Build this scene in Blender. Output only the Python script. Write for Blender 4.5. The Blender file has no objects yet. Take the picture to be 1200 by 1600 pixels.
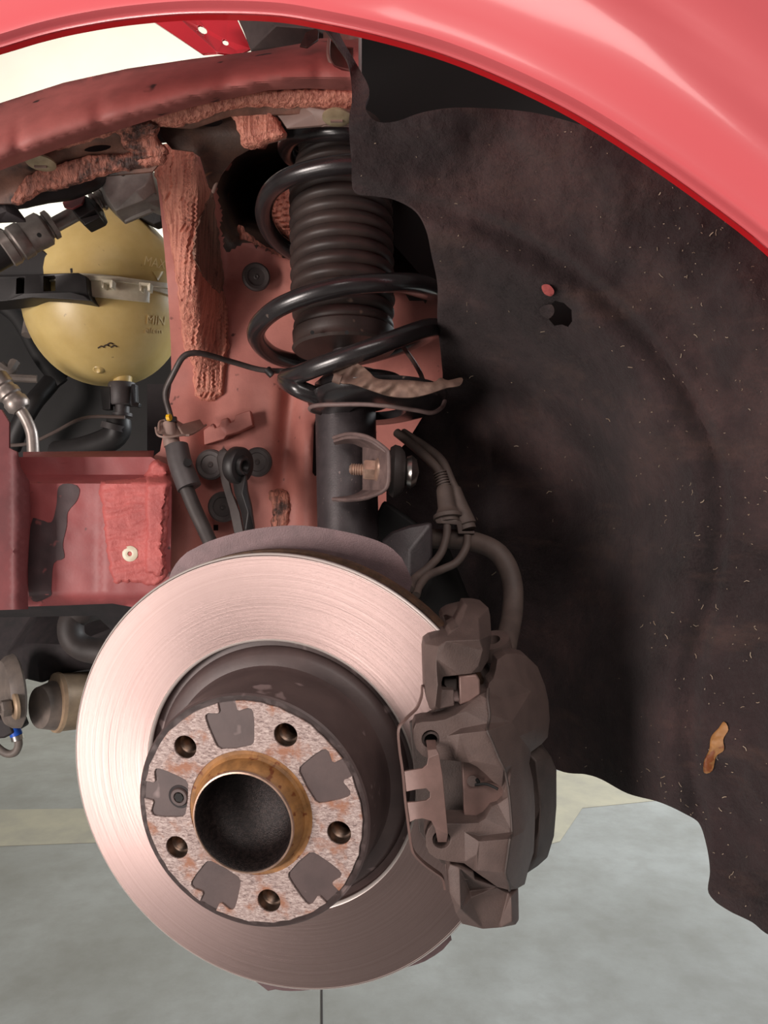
import bpy, bmesh, math, random
import numpy as np
from mathutils import Vector, Matrix, geometry
random.seed(7)
PI = math.pi
SC = bpy.context.scene
COL = SC.collection

# ---------------------------------------------------------------- camera, world, lights, exposure
CAMZ = 1.1
FPX = 1200.0
cam_d = bpy.data.cameras.new('camera')
cam = bpy.data.objects.new('camera', cam_d)
COL.objects.link(cam)
cam.location = (0, 0, CAMZ)
cam.rotation_euler = (PI / 2, 0, 0)
cam_d.sensor_fit = 'VERTICAL'
cam_d.sensor_height = 32.0
cam_d.lens = 32.0 * FPX / 1600.0
cam_d.clip_start = 0.02
SC.camera = cam

world = bpy.data.worlds.new('world')
SC.world = world
world.use_nodes = True
bg = world.node_tree.nodes['Background']
bg.inputs[0].default_value = (1.0, 0.93, 0.89, 1)
bg.inputs[1].default_value = 0.13

def area(name, loc, target, size, power, color):
    l = bpy.data.lights.new(name, 'AREA')
    l.shape = 'RECTANGLE'
    l.size, l.size_y = size
    l.energy = power
    l.color = color
    o = bpy.data.objects.new(name, l)
    COL.objects.link(o)
    o.location = loc
    o.rotation_euler = (Vector(target) - Vector(loc)).to_track_quat('-Z', 'Y').to_euler()
    return o
area('work_lamp', (-1.9, -1.1, 0.80), (0.0, 0.6, 1.05), (0.7, 0.9), 56.0, (1.0, 0.89, 0.835))
area('disc_fill', (-0.95, -0.20, 0.36), (0.0, 0.6, 1.0), (0.4, 0.35), 3.0, (1.0, 0.90, 0.86))  # unseen light added low at the left for bright lobes on the disc
area('overhead_fill', (0.5, -1.6, 2.6), (0.1, 0.6, 1.2), (2.0, 1.0), 38.0, (1.0, 0.92, 0.87))  # unseen soft fill added above the camera to brighten the fender
area('wall_fill', (-1.4, 2.6, 2.9), (-1.6, 5.0, 3.2), (1.8, 1.2), 110.0, (1.0, 0.96, 0.88))  # unseen light added to whiten the back wall
area('door_light', (2.6, 2.6, 2.4), (0.9, 2.2, 0.0), (1.6, 1.4), 150.0, (0.93, 0.97, 1.0))
SC.view_settings.view_transform = 'Standard'
SC.view_settings.look = 'None'
SC.view_settings.exposure = 0.0
SC.view_settings.gamma = 1.0
SC.view_settings.use_curve_mapping = False

# ---------------------------------------------------------------- helpers
def P(x, y, d):
    return Vector(((x - 600) / FPX * d, d, CAMZ + (800 - y) / FPX * d))

def PA(x, y, d):
    x = np.asarray(x, float); y = np.asarray(y, float); d = np.asarray(d, float) + 0 * x
    return np.stack([(x - 600) / FPX * d, d, CAMZ + (800 - y) / FPX * d], 1)

WL = {}
def wloc(o):
    return WL.get(o.name, Vector((0, 0, 0)))

def new(name, verts, faces, mat, parent=None, ang=40, M=None, kind=None, smooth=True):
    me = bpy.data.meshes.new(name)
    V = np.asarray([tuple(v) for v in verts], float)
    if M is None:
        lo, hi = V.min(0), V.max(0)
        O = Vector(((lo[0] + hi[0]) / 2, (lo[1] + hi[1]) / 2, (lo[2] + hi[2]) / 2))
        V = V - np.array(O)
    me.from_pydata(V.tolist(), [], [tuple(int(i) for i in f) for f in faces])
    me.validate()
    bm = bmesh.new(); bm.from_mesh(me)
    bmesh.ops.recalc_face_normals(bm, faces=bm.faces)
    bm.to_mesh(me); bm.free()
    if smooth:
        me.polygons.foreach_set('use_smooth', [True] * len(me.polygons))
        me.set_sharp_from_angle(angle=math.radians(ang))
    for m in (mat if isinstance(mat, (list, tuple)) else [mat]):
        me.materials.append(m)
    o = bpy.data.objects.new(name, me)
    COL.objects.link(o)
    p = wloc(parent) if parent else Vector((0, 0, 0))
    if parent: o.parent = parent
    if M is None:
        o.location = O - p
        WL[o.name] = O
    else:
        o.matrix_local = Matrix.Translation(-p) @ M
        WL[o.name] = M.to_translation()
    if kind: o['kind'] = kind
    return o

ROT = {}
def tag(o, label, cat, group=None):
    o['label'] = label; o['category'] = cat
    if group: o['group'] = group
    return o

def thing(name, loc, label, cat, group=None):
    o = bpy.data.objects.new(name, None)
    o.empty_display_size = 0.02
    COL.objects.link(o)
    o.location = loc
    WL[o.name] = Vector(loc)
    return tag(o, label, cat, group)

def bevel(o, w, seg=2, ang=30):
    m = o.modifiers.new('bevel', 'BEVEL')
    m.width = w; m.segments = seg; m.limit_method = 'ANGLE'; m.angle_limit = math.radians(ang)
    m.harden_normals = False
    return o

def subsurf(o, n=1):
    m = o.modifiers.new('sub', 'SUBSURF'); m.levels = n; m.render_levels = n
    return o

def catmull(pts, step=None, n=8, closed=False):
    pts = [np.array(p, float) for p in pts]
    out = []
    N = len(pts)
    rng = range(N) if closed else range(N - 1)
    for i in rng:
        p0 = pts[(i - 1) % N] if (closed or i > 0) else 2 * pts[0] - pts[1]
        p1 = pts[i]; p2 = pts[(i + 1) % N]
        p3 = pts[(i + 2) % N] if (closed or i + 2 < N) else 2 * pts[-1] - pts[-2]
        k = n
        if step:
            k = max(1, int(round(np.linalg.norm((p2 - p1)[:2]) / step)))
        for j in range(k):
            t = j / k
            out.append(0.5 * ((2 * p1) + (-p0 + p2) * t + (2 * p0 - 5 * p1 + 4 * p2 - p3) * t * t + (-p0 + 3 * p1 - 3 * p2 + p3) * t ** 3))
    if not closed: out.append(pts[-1])
    return out

def tubemesh(pts, r, seg=12, cap=True):
    """pts: world vectors; r: float or list"""
    pts = [Vector(p) for p in pts]
    n = len(pts)
    rr = r if isinstance(r, (list, tuple)) else [r] * n
    if len(rr) != n:
        rr = list(np.interp(np.linspace(0, 1, n), np.linspace(0, 1, len(rr)), rr))
    T = [(pts[min(i + 1, n - 1)] - pts[max(i - 1, 0)]).normalized() for i in range(n)]
    ref = Vector((0, 1, 0)) if abs(T[0].y) < 0.9 else Vector((1, 0, 0))
    N = (ref - T[0] * ref.dot(T[0])).normalized()
    V, F = [], []
    for i in range(n):
        N = (N - T[i] * N.dot(T[i])).normalized()
        B = T[i].cross(N)
        for k in range(seg):
            a = 2 * PI * k / seg
            V.append(pts[i] + (N * math.cos(a) + B * math.sin(a)) * rr[i])
    for i in range(n - 1):
        for k in range(seg):
            a, b = i * seg + k, i * seg + (k + 1) % seg
            F.append((a, b, b + seg, a + seg))
    if cap:
        F.append(tuple(range(seg - 1, -1, -1))); F.append(tuple(range((n - 1) * seg, n * seg)))
    return V, F

def tube(name, pix, r, mat, parent=None, seg=12, n=8, smooth=True, kind=None, world_pts=False):
    pts = [Vector(p) if world_pts else P(*p) for p in pix]
    if smooth and len(pts) > 2: pts = catmull(pts, n=n)
    V, F = tubemesh(pts, r, seg)
    return new(name, V, F, mat, parent, kind=kind)

def lathemesh(prof, seg=48, closed=False, caps=True):
    V, F = [], []
    for (r, h) in prof:
        for k in range(seg):
            a = 2 * PI * k / seg
            V.append((r * math.cos(a), r * math.sin(a), h))
    n = len(prof)
    for i in range(n if closed else n - 1):
        j = (i + 1) % n
        for k in range(seg):
            k2 = (k + 1) % seg
            F.append((i * seg + k, i * seg + k2, j * seg + k2, j * seg + k))
    if not closed and caps:
        for i, fl in ((0, True), (n - 1, False)):
            if prof[i][0] > 1e-5:
                f = tuple(i * seg + k for k in range(seg))
                F.append(f[::-1] if fl else f)
    return V, F

def frame(origin, axis, up=Vector((0, 0, 1))):
    z = Vector(axis).normalized()
    up = Vector(up)
    if abs(z.dot(up)) > 0.95: up = Vector((0, 1, 0))
    x = up.cross(z).normalized(); y = z.cross(x)
    M = Matrix((x, y, z)).transposed().to_4x4()
    M.translation = Vector(origin)
    return M

def lathe(name, prof, M, mat, parent=None, seg=48, closed=False, ang=40, caps=True):
    V, F = lathemesh(prof, seg, closed, caps)
    return new(name, V, F, mat, parent, ang=ang, M=M)

def inpoly(x, y, poly):
    x = np.asarray(x, float); y = np.asarray(y, float)
    c = np.zeros(x.shape, bool)
    n = len(poly)
    for i in range(n):
        x1, y1 = poly[i][:2]; x2, y2 = poly[(i + 1) % n][:2]
        cond = ((y1 > y) != (y2 > y))
        with np.errstate(divide='ignore', invalid='ignore'):
            c ^= cond & (x < (x2 - x1) * (y - y1) / ((y2 - y1) if y2 != y1 else 1e-9) + x1)
    return c

def pdist(x, y, poly, closed=True):
    x = np.asarray(x, float); y = np.asarray(y, float)
    D = np.full(x.shape, 1e9)
    n = len(poly)
    for i in range(n if closed else n - 1):
        x1, y1 = poly[i][:2]; x2, y2 = poly[(i + 1) % n][:2]
        dx, dy = x2 - x1, y2 - y1
        L = dx * dx + dy * dy + 1e-9
        t = np.clip(((x - x1) * dx + (y - y1) * dy) / L, 0, 1)
        D = np.minimum(D, np.hypot(x - x1 - t * dx, y - y1 - t * dy))
    return D

def sdp(x, y, poly):
    """signed pixel distance, positive inside"""
    d = pdist(x, y, poly)
    return np.where(inpoly(x, y, poly), d, -d)

def sm(a, b, x):
    t = np.clip((np.asarray(x, float) - a) / (b - a), 0, 1)
    return t * t * (3 - 2 * t)

_rng = np.random.RandomState(5)
_tab = _rng.rand(256, 256)
def vn(x, y, s=0):
    x = np.asarray(x, float) + s * 17.3; y = np.asarray(y, float) + s * 9.1
    xi, yi = np.floor(x).astype(int), np.floor(y).astype(int)
    fx, fy = x - xi, y - yi
    fx = fx * fx * (3 - 2 * fx); fy = fy * fy * (3 - 2 * fy)
    g = lambda i, j: _tab[i % 256, j % 256]
    return ((g(xi, yi) * (1 - fx) + g(xi + 1, yi) * fx) * (1 - fy) + (g(xi, yi + 1) * (1 - fx) + g(xi + 1, yi + 1) * fx) * fy) - 0.5

def cdt_mesh(pts2, edges, outline, holes):
    r = geometry.delaunay_2d_cdt([Vector((float(p[0]), float(p[1]))) for p in pts2], edges, [], 0, 1e-4)
    v2 = np.array([(v.x, v.y) for v in r[0]])
    tris = np.array([tuple(f) for f in r[2] if len(f) == 3])
    c = v2[tris].mean(1)
    keep = inpoly(c[:, 0], c[:, 1], outline)
    for h in holes: keep &= ~inpoly(c[:, 0], c[:, 1], h)
    return v2, tris[keep], r[3]

def close_back(front, back, tris):
    n = len(front)
    cnt = {}
    for t in tris:
        for a, b in ((t[0], t[1]), (t[1], t[2]), (t[2], t[0])):
            k = (min(a, b), max(a, b))
            if k in cnt: cnt[k] = None
            else: cnt[k] = (a, b)
    F = [tuple(t) for t in tris] + [(t[2] + n, t[1] + n, t[0] + n) for t in tris]
    F += [(e[1], e[0], e[0] + n, e[1] + n) for e in cnt.values() if e]
    V = np.concatenate([front, back])
    used = sorted({i for f in F for i in f})
    m = {u: i for i, u in enumerate(used)}
    return V[used], [tuple(m[i] for i in f) for f in F]

def sheet(name, outline, depth, mat, parent=None, step=10, thick=0.002, holes=(), spl=True, ang=60, kind=None, back=None, mat2=None):
    """a shaped panel: outline in picture pixels, a distance for every point, real thickness"""
    ol = catmull(outline, step=step, closed=True) if spl else []
    if not spl:
        n = len(outline)
        for i in range(n):
            a, b = np.array(outline[i][:2], float), np.array(outline[(i + 1) % n][:2], float)
            k = max(1, int(np.linalg.norm(b - a) / step))
            ol += [a + (b - a) * j / k for j in range(k)]
    ol = [p[:2] for p in ol]
    hs = [[np.array(q, float) for q in h] for h in holes]
    pts = list(ol); E = [(i, (i + 1) % len(ol)) for i in range(len(ol))]
    for h in hs:
        b = len(pts); pts += h
        E += [(b + i, b + (i + 1) % len(h)) for i in range(len(h))]
    A = np.array(ol)
    x0, y0 = A.min(0); x1, y1 = A.max(0)
    gx, gy = np.meshgrid(np.arange(x0, x1, step), np.arange(y0, y1, step * 0.866))
    gx = gx + (np.arange(gx.shape[0])[:, None] % 2) * step / 2
    gx, gy = gx.ravel(), gy.ravel()
    k = sdp(gx, gy, ol) > step * 0.55
    for h in hs: k &= sdp(gx, gy, h) < -step * 0.45
    pts += [np.array(p) for p in zip(gx[k], gy[k])]
    v2, tris, _ = cdt_mesh(pts, E, ol, hs)
    d = depth(v2[:, 0], v2[:, 1]) if callable(depth) else np.full(len(v2), depth)
    fr = PA(v2[:, 0], v2[:, 1], d)
    bk = fr + np.array([0, thick, 0]) if back is None else PA(v2[:, 0], v2[:, 1], np.maximum(d + .001, back))
    V, F = close_back(fr, bk, tris)
    o = new(name, V, F, mat, parent, ang=ang, kind=kind)
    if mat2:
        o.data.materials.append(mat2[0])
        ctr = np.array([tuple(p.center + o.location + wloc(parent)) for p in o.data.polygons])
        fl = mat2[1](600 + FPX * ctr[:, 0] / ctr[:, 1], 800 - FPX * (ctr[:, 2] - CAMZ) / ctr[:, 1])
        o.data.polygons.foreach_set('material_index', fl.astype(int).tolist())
    return o

def relief(name, outline, inner=(), edges=(), back=0.02, mat=None, parent=None, bev=0.001, holes=(), ang=35, straight=True, seg=2):
    """faceted casting: outline (px,py,d), inner control points (px,py,d), constraint edges between inner points (index into inner), closed at the back"""
    pts = [p[:2] for p in outline]; D = [p[2] for p in outline]
    n = len(pts)
    E = [(i, (i + 1) % n) for i in range(n)]
    hs = []
    for h in holes:
        b = len(pts); pts += [q[:2] for q in h]; D += [q[2] for q in h]
        E += [(b + i, b + (i + 1) % len(h)) for i in range(len(h))]
        hs.append([q[:2] for q in h])
    b = len(pts)
    pts += [p[:2] for p in inner]; D += [p[2] for p in inner]
    E += [((i + b) if i >= 0 else (-i - 1), (j + b) if j >= 0 else (-j - 1)) for i, j in edges]
    v2, tris, orig = cdt_mesh(pts, E, [p[:2] for p in outline], hs)
    P2 = np.array(pts); Dn = np.array(D)
    d = np.array([Dn[o[0]] if len(o) else Dn[np.argmin(np.hypot(*(P2 - v2[i]).T))] for i, o in enumerate(orig)])
    fr = PA(v2[:, 0], v2[:, 1], d)
    if straight: bk = fr + np.array([0, back, 0])
    else: bk = PA(v2[:, 0], v2[:, 1], np.maximum(d + .004, back)); 
    V, F = close_back(fr, bk, tris)
    me_o = new(name, V, F, mat, parent, ang=ang)
    m = bmesh.new(); m.from_mesh(me_o.data)
    bmesh.ops.dissolve_limit(m, angle_limit=math.radians(2), verts=m.verts, edges=m.edges)
    m.to_mesh(me_o.data); m.free()
    if bev: bevel(me_o, bev, seg, 20)
    return me_o

def ell(cx, cy, rx, ry, n=16, rot=0):
    c, s = math.cos(rot), math.sin(rot)
    return [(cx + rx * math.cos(2 * PI * k / n) * c - ry * math.sin(2 * PI * k / n) * s, cy + rx * math.cos(2 * PI * k / n) * s + ry * math.sin(2 * PI * k / n) * c) for k in range(n)]

def boxm(M, sx, sy, sz):
    V = [M @ Vector((x * sx / 2, y * sy / 2, z * sz / 2)) for x in (-1, 1) for y in (-1, 1) for z in (-1, 1)]
    F = [(0, 1, 3, 2), (4, 6, 7, 5), (0, 4, 5, 1), (2, 3, 7, 6), (0, 2, 6, 4), (1, 5, 7, 3)]
    return V, F

# ---------------------------------------------------------------- materials
def lin(c):
    return tuple(((v / 255) / 12.92 if v / 255 <= 0.04045 else ((v / 255 + 0.055) / 1.055) ** 2.4) for v in c) + (1,)

class NT:
    def __init__(s, name):
        s.m = bpy.data.materials.new(name); s.m.use_nodes = True
        s.t = s.m.node_tree; s.b = s.t.nodes['Principled BSDF']
        s.tc = s.n('ShaderNodeTexCoord')
    def n(s, typ, **k):
        o = s.t.nodes.new(typ)
        for a, v in k.items(): setattr(o, a, v)
        return o
    def l(s, a, b): s.t.links.new(a, b)
    def noise(s, scale, detail=4, rough=0.6, co=None, dist=0):
        o = s.n('ShaderNodeTexNoise'); o.inputs['Scale'].default_value = scale
        o.inputs['Detail'].default_value = detail; o.inputs['Roughness'].default_value = rough; o.inputs['Distortion'].default_value = dist
        s.l(co if co else s.tc.outputs['Object'], o.inputs['Vector']); return o.outputs['Fac']
    def ramp(s, fac, stops):
        r = s.n('ShaderNodeValToRGB'); e = r.color_ramp.elements
        while len(e) < len(stops): e.new(0.5)
        for i, (p, c) in enumerate(stops):
            e[i].position = p; e[i].color = c if len(c) == 4 else tuple(c) + (1,)
        s.l(fac, r.inputs[0]); return r.outputs[0]
    def mix(s, fac, a, b):
        o = s.n('ShaderNodeMix', data_type='RGBA')
        if isinstance(fac, (int, float)): o.inputs[0].default_value = fac
        else: s.l(fac, o.inputs[0])
        for v, i in ((a, 6), (b, 7)):
            if isinstance(v, tuple): o.inputs[i].default_value = v
            else: s.l(v, o.inputs[i])
        return o.outputs[2]
    def math(s, op, a, b=None):
        o = s.n('ShaderNodeMath', operation=op)
        for i, v in enumerate((a, b)):
            if v is None: continue
            if isinstance(v, (int, float)): o.inputs[i].default_value = v
            else: s.l(v, o.inputs[i])
        return o.outputs[0]
    def bump(s, h, strength, dist=0.001):
        o = s.n('ShaderNodeBump'); o.inputs['Strength'].default_value = strength; o.inputs['Distance'].default_value = dist
        prev = s.b.inputs['Normal'].links
        if prev: s.l(prev[0].from_socket, o.inputs['Normal'])
        s.l(h, o.inputs['Height']); s.l(o.outputs[0], s.b.inputs['Normal'])
    def col(s, c):
        if isinstance(c, tuple): s.b.inputs['Base Color'].default_value = c
        else: s.l(c, s.b.inputs['Base Color'])
    def set(s, **k):
        names = {'rough': 'Roughness', 'metal': 'Metallic', 'coat': 'Coat Weight', 'coatr': 'Coat Roughness', 'spec': 'Specular IOR Level', 'sheen': 'Sheen Weight',
                 'aniso': 'Anisotropic', 'sss': 'Subsurface Weight', 'trans': 'Transmission Weight'}
        for a, v in k.items(): s.b.inputs[names[a]].default_value = v

def simple(name, c1, c2=None, rough=0.5, metal=0.0, scale=60, bump=0.15, bscale=400, bdist=0.0006, speck=None, **k):
    t = NT(name)
    if c2:
        c = t.mix(t.ramp(t.noise(scale, 5), [(0.35, (0, 0, 0)), (0.68, (1, 1, 1))]), lin(c1), lin(c2))
        if speck:
            c = t.mix(t.ramp(t.noise(speck[1], 2), [(speck[2], (0, 0, 0)), (speck[2] + .06, (1, 1, 1))]), c, lin(speck[0]))
        t.col(c)
    else: t.col(lin(c1))
    t.set(rough=rough, metal=metal, **k)
    if bump: t.bump(t.noise(bscale, 3), bump, bdist)
    return t.m

def streak(name, c1, c2, c3, th, rot=0.12):
    t = NT(name)
    mp = t.n('ShaderNodeMapping'); mp.inputs['Scale'].default_value = (1, 1, .10); mp.inputs['Rotation'].default_value = (0, rot, 0); t.l(t.tc.outputs['Object'], mp.inputs[0])
    a = t.noise(260, 4, .6, mp.outputs[0], .4); b = t.noise(38, 5, .65)
    c = t.mix(t.ramp(a, [(0.36, (1, 1, 1)), (0.58, (0, 0, 0))]), lin(c1), lin(c2))
    c = t.mix(t.ramp(b, [(th, (0, 0, 0)), (th + .10, (.9, .9, .9))]), c, lin(c3))
    t.col(c); t.set(rough=.55)
    t.bump(a, 1.0, .0035); t.bump(t.noise(420, 3), .3, .0006)
    return t.m
M = {}
M['paint'] = simple('fender_paint', (222, 98, 104), rough=0.32, bump=0, coat=0.6, coatr=0.12)
M['paint_red'] = simple('lip_paint', (200, 28, 36), rough=0.3, bump=0, coat=0.4)
M['gloss_red'] = simple('hinge_paint', (190, 40, 52), rough=0.25, bump=0, coat=0.8)
M['rail'] = simple('dusty_red_rail', (186, 112, 106), (150, 88, 82), rough=0.6, scale=18, bump=0.1, speck=((60, 38, 36), 40, .66))
M['panel'] = simple('dusty_red_panel', (196, 126, 114), (164, 100, 92), rough=0.55, scale=14, bump=0.25, bscale=500, speck=((84, 50, 46), 70, .69))
M['panel_deep'] = simple('shaded_red_panel', (150, 62, 58), (120, 60, 54), rough=0.6, scale=12, bump=0.25)
M['rail_low'] = simple('lower_rail_red', (156, 76, 76), (124, 58, 60), rough=0.5, scale=10, bump=0.15, speck=((50, 34, 36), 60, .70))
M['sealer'] = streak('salmon_sealer', (222, 150, 128), (176, 106, 90), (96, 62, 52), .62)
M['sealer_dirty'] = streak('dirty_sealer', (200, 130, 110), (128, 82, 70), (44, 33, 30), .52)
M['sealer_red'] = simple('pink_red_sealer', (190, 98, 94), (160, 78, 76), rough=0.6, scale=30, bump=0.7, bscale=220, bdist=.0015)
M['sealer_brown'] = streak('brown_smeared_sealer', (160, 120, 104), (104, 80, 70), (60, 48, 44), .60)
M['soot_shade'] = simple('sooty_shaded_metal', (74, 54, 44), (40, 32, 30), rough=0.6, scale=30, bump=0.5, speck=((110, 72, 44), 24, .66))
M['flange'] = simple('dirty_salmon_flange', (140, 98, 82), (74, 54, 46), rough=0.6, scale=26, bump=0.5, speck=((40, 31, 28), 30, .58))
M['pillar'] = simple('dark_red_pillar', (116, 56, 58), (84, 44, 46), rough=0.6, scale=14, bump=0.2)
M['taupe_red'] = simple('dusty_pink_boss', (190, 122, 110), (160, 98, 90), rough=0.6, scale=30, bump=0.15)
M['taupe'] = simple('taupe_bracket', (150, 126, 116), (126, 104, 96), rough=0.5, scale=20, bump=0.1)
M['tar'] = simple('black_overspray', (44, 36, 38), (30, 26, 28), rough=0.7, bump=0.2)
M['stain'] = simple('dark_brown_stain', (72, 50, 52), (54, 40, 42), rough=0.6, scale=40, bump=0.2, speck=((120, 66, 66), 60, .62))
M['gap_shade'] = simple('black_gap_shade', (10, 9, 9), rough=0.95, bump=0.1)
M['black'] = simple('black_plastic', (34, 30, 30), (26, 23, 23), rough=0.5, bump=0.1)
M['dark'] = simple('dark_filler', (12, 11, 11), (18, 16, 16), rough=0.7, bump=0.1)
M['rubber'] = simple('dusty_rubber', (62, 54, 52), (48, 42, 41), rough=0.6, scale=40, bump=0.15)
M['plug'] = simple('rubber_plug_grey', (78, 70, 68), (62, 54, 54), rough=0.6, scale=50, bump=0.1)
M['boot'] = simple('brown_black_bellows', (66, 54, 50), (48, 40, 38), rough=0.5, scale=30, bump=0.1, speck=((104, 86, 76), 60, .72))
M['spring_matte'] = simple('black_spring_coating', (44, 40, 41), (34, 31, 32), rough=0.27, scale=60, bump=0.08, speck=((120, 104, 96), 90, .74), coat=0.35, coatr=.2)
M['tube'] = simple('dusty_black_strut', (70, 62, 64), (54, 48, 50), rough=0.45, scale=60, bump=0.2, bscale=700, speck=((120, 104, 102), 300, .70), metal=0.2)
M['bracket'] = simple('dusty_bracket', (120, 100, 96), (90, 74, 72), rough=0.55, scale=60, bump=0.2)
M['torn'] = simple('torn_brown_rubber', (134, 108, 94), (92, 72, 64), rough=0.7, scale=60, bump=0.4, bscale=200)
M['zinc'] = simple('dusty_zinc', (190, 158, 140), (150, 124, 110), rough=0.4, metal=0.6, scale=120, bump=0.1)
M['steel'] = simple('bare_steel', (190, 186, 182), rough=0.3, metal=1.0, bump=0.05)
M['rim'] = simple('polished_rim_steel', (226, 216, 210), rough=0.4, metal=0.4, bump=0)
M['alu'] = simple('grey_aluminium', (170, 160, 154), (140, 130, 124), rough=0.42, metal=0.7, scale=60, bump=0.1)
M['greyblock'] = simple('grey_cast_fitting', (168, 161, 155), (140, 134, 129), rough=0.5, metal=0.3, scale=60, bump=0.25, bscale=600)
M['shield'] = simple('brown_grey_shield', (112, 90, 92), (94, 76, 78), rough=0.5, scale=50, bump=0.3, bscale=900, metal=0.3)
M['cast'] = simple('brake_dust_casting', (96, 79, 74), (84, 69, 65), rough=0.62, scale=60, bump=0.5, bscale=900, bdist=.0005)
M['cast_dark'] = simple('dark_casting', (74, 62, 58), (60, 51, 48), rough=0.65, scale=60, bump=0.4, bscale=900)
M['clip'] = simple('dusty_spring_steel', (124, 98, 92), (110, 88, 82), rough=0.45, scale=80, bump=0.08, metal=0.2)
M['hat'] = simple('brown_grey_hat_paint', (84, 68, 66), (72, 58, 57), rough=0.5, scale=40, bump=0.12, speck=((128, 110, 108), 55, .66))
M['edge'] = simple('rusty_disc_edge', (104, 76, 58), (74, 56, 46), rough=0.6, metal=0.3, scale=120, bump=0.3)
M['rust'] = simple('ochre_rust', (166, 116, 66), (120, 82, 44), rough=0.6, scale=90, bump=0.3, speck=((110, 56, 20), 130, .60))
M['thread'] = simple('oily_thread', (120, 104, 94), (96, 70, 52), rough=0.35, metal=0.8, scale=120, bump=0.1)
M['hose'] = simple('brown_grey_hose', (92, 78, 72), (76, 64, 60), rough=0.65, scale=60, bump=0.1)
M['greyhose'] = simple('grey_sleeve', (72, 66, 66), (60, 55, 55), rough=0.55, bump=0.1, speck=((120, 110, 106), 120, .72))
M['pipe'] = simple('dusty_pipe', (88, 80, 78), (70, 64, 62), rough=0.45, scale=80, bump=0.08, metal=0.3)
M['white'] = simple('white_plastic', (214, 206, 184), (190, 180, 156), rough=0.4, bump=0)
M['cream'] = simple('dirty_cream_plastic', (176, 162, 132), (140, 124, 98), rough=0.4, bump=0)
M['yellow'] = simple('yellow_paint', (226, 176, 30), rough=0.4, bump=0)
M['blue'] = simple('blue_plastic', (30, 86, 190), rough=0.4, bump=0)
M['beige'] = simple('beige_dusty_alloy', (178, 152, 124), (140, 118, 98), rough=0.5, scale=30, bump=0.2, metal=0.2)
M['greyarm'] = simple('grey_dusty_arm', (124, 112, 104), (92, 84, 80), rough=0.55, scale=30, bump=0.2)
M['wall'] = simple('white_painted_wall', (236, 234, 222), (230, 228, 214), rough=0.8, scale=2, bump=0.02)
M['lint'] = simple('pale_fibres', (176, 160, 140), (140, 120, 100), rough=0.9, bump=0)

def m_tank():
    t = NT('yellowed_translucent_plastic')
    c = t.mix(t.ramp(t.noise(18, 5), [(0.3, (0, 0, 0)), (0.75, (1, 1, 1))]), lin((214, 190, 128)), lin((190, 162, 98)))
    c = t.mix(t.ramp(t.noise(60, 3), [(0.70, (0, 0, 0)), (0.76, (1, 1, 1))]), c, lin((120, 96, 60)))
    t.col(c); t.set(rough=0.38, sss=0.25)
    t.b.inputs['Subsurface Radius'].default_value = (0.01, 0.008, 0.004); t.b.inputs['Subsurface Scale'].default_value = 0.5
    t.bump(t.noise(90, 3), 0.08, .001)
    return t.m
M['tank'] = m_tank()

M['emboss'] = simple('embossed_tank_plastic', (222, 200, 146), rough=0.4, bump=0)

def m_disc():
    t = NT('brushed_disc_steel')
    co = t.tc.outputs['Object']
    ln = t.n('ShaderNodeVectorMath', operation='LENGTH'); t.l(co, ln.inputs[0])
    cb = t.n('ShaderNodeCombineXYZ'); t.l(ln.outputs['Value'], cb.inputs[0])
    fine = t.noise(2600, 3, .7, cb.outputs[0]); mid = t.noise(620, 5, .75, cb.outputs[0])
    c = t.mix(t.ramp(mid, [(0.35, (0, 0, 0)), (0.65, (1, 1, 1))]), lin((180, 158, 154)), lin((164, 141, 137)))
    c = t.mix(t.ramp(fine, [(0.5, (0, 0, 0)), (0.8, (1, 1, 1))]), c, lin((128, 108, 104)))
    t.col(c); t.set(metal=0.95, rough=0.43, aniso=0.95)
    tg = t.n('ShaderNodeTangent', direction_type='RADIAL', axis='Z'); t.l(tg.outputs[0], t.b.inputs['Tangent'])
    t.bump(fine, 0.2, .0004); t.bump(mid, 0.10, .0006)
    return t.m
M['disc'] = m_disc()

def m_land():
    t = NT('worn_hub_land')
    mp = t.n('ShaderNodeMapping'); mp.inputs['Scale'].default_value = (1, 2.6, 1); t.l(t.tc.outputs['Object'], mp.inputs[0])
    a = t.noise(300, 6, .78, mp.outputs[0], .6); b = t.noise(60, 4, .6)
    c = t.ramp(a, [(0.34, lin((84, 68, 66))), (0.46, lin((150, 130, 125))), (0.64, lin((200, 184, 178)))])
    c = t.mix(t.ramp(b, [(0.52, (0, 0, 0)), (0.66, (1, 1, 1))]), c, lin((150, 104, 82)))
    ln = t.n('ShaderNodeVectorMath', operation='LENGTH'); t.l(t.tc.outputs['Object'], ln.inputs[0])
    rr = t.math('ADD', ln.outputs['Value'], t.math('MULTIPLY', b, 0.012))
    c = t.mix(t.ramp(t.math('MULTIPLY', rr, 10.0), [(0.485, (1, 1, 1)), (0.525, (0, 0, 0))]), c, lin((140, 102, 68)))
    t.col(c); t.set(metal=0.25, rough=0.5)
    t.bump(a, 0.5, .0006)
    return t.m
M['land'] = m_land()

def m_cup():
    t = NT('greasy_black_cup')
    c = t.ramp(t.noise(420, 3, .7), [(0.4, lin((30, 24, 24))), (0.8, lin((64, 52, 50)))])
    t.col(c); t.set(rough=0.42, metal=0.4)
    t.bump(t.noise(1600, 2), 0.8, .0005)
    return t.m
M['cup'] = m_cup()

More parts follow.
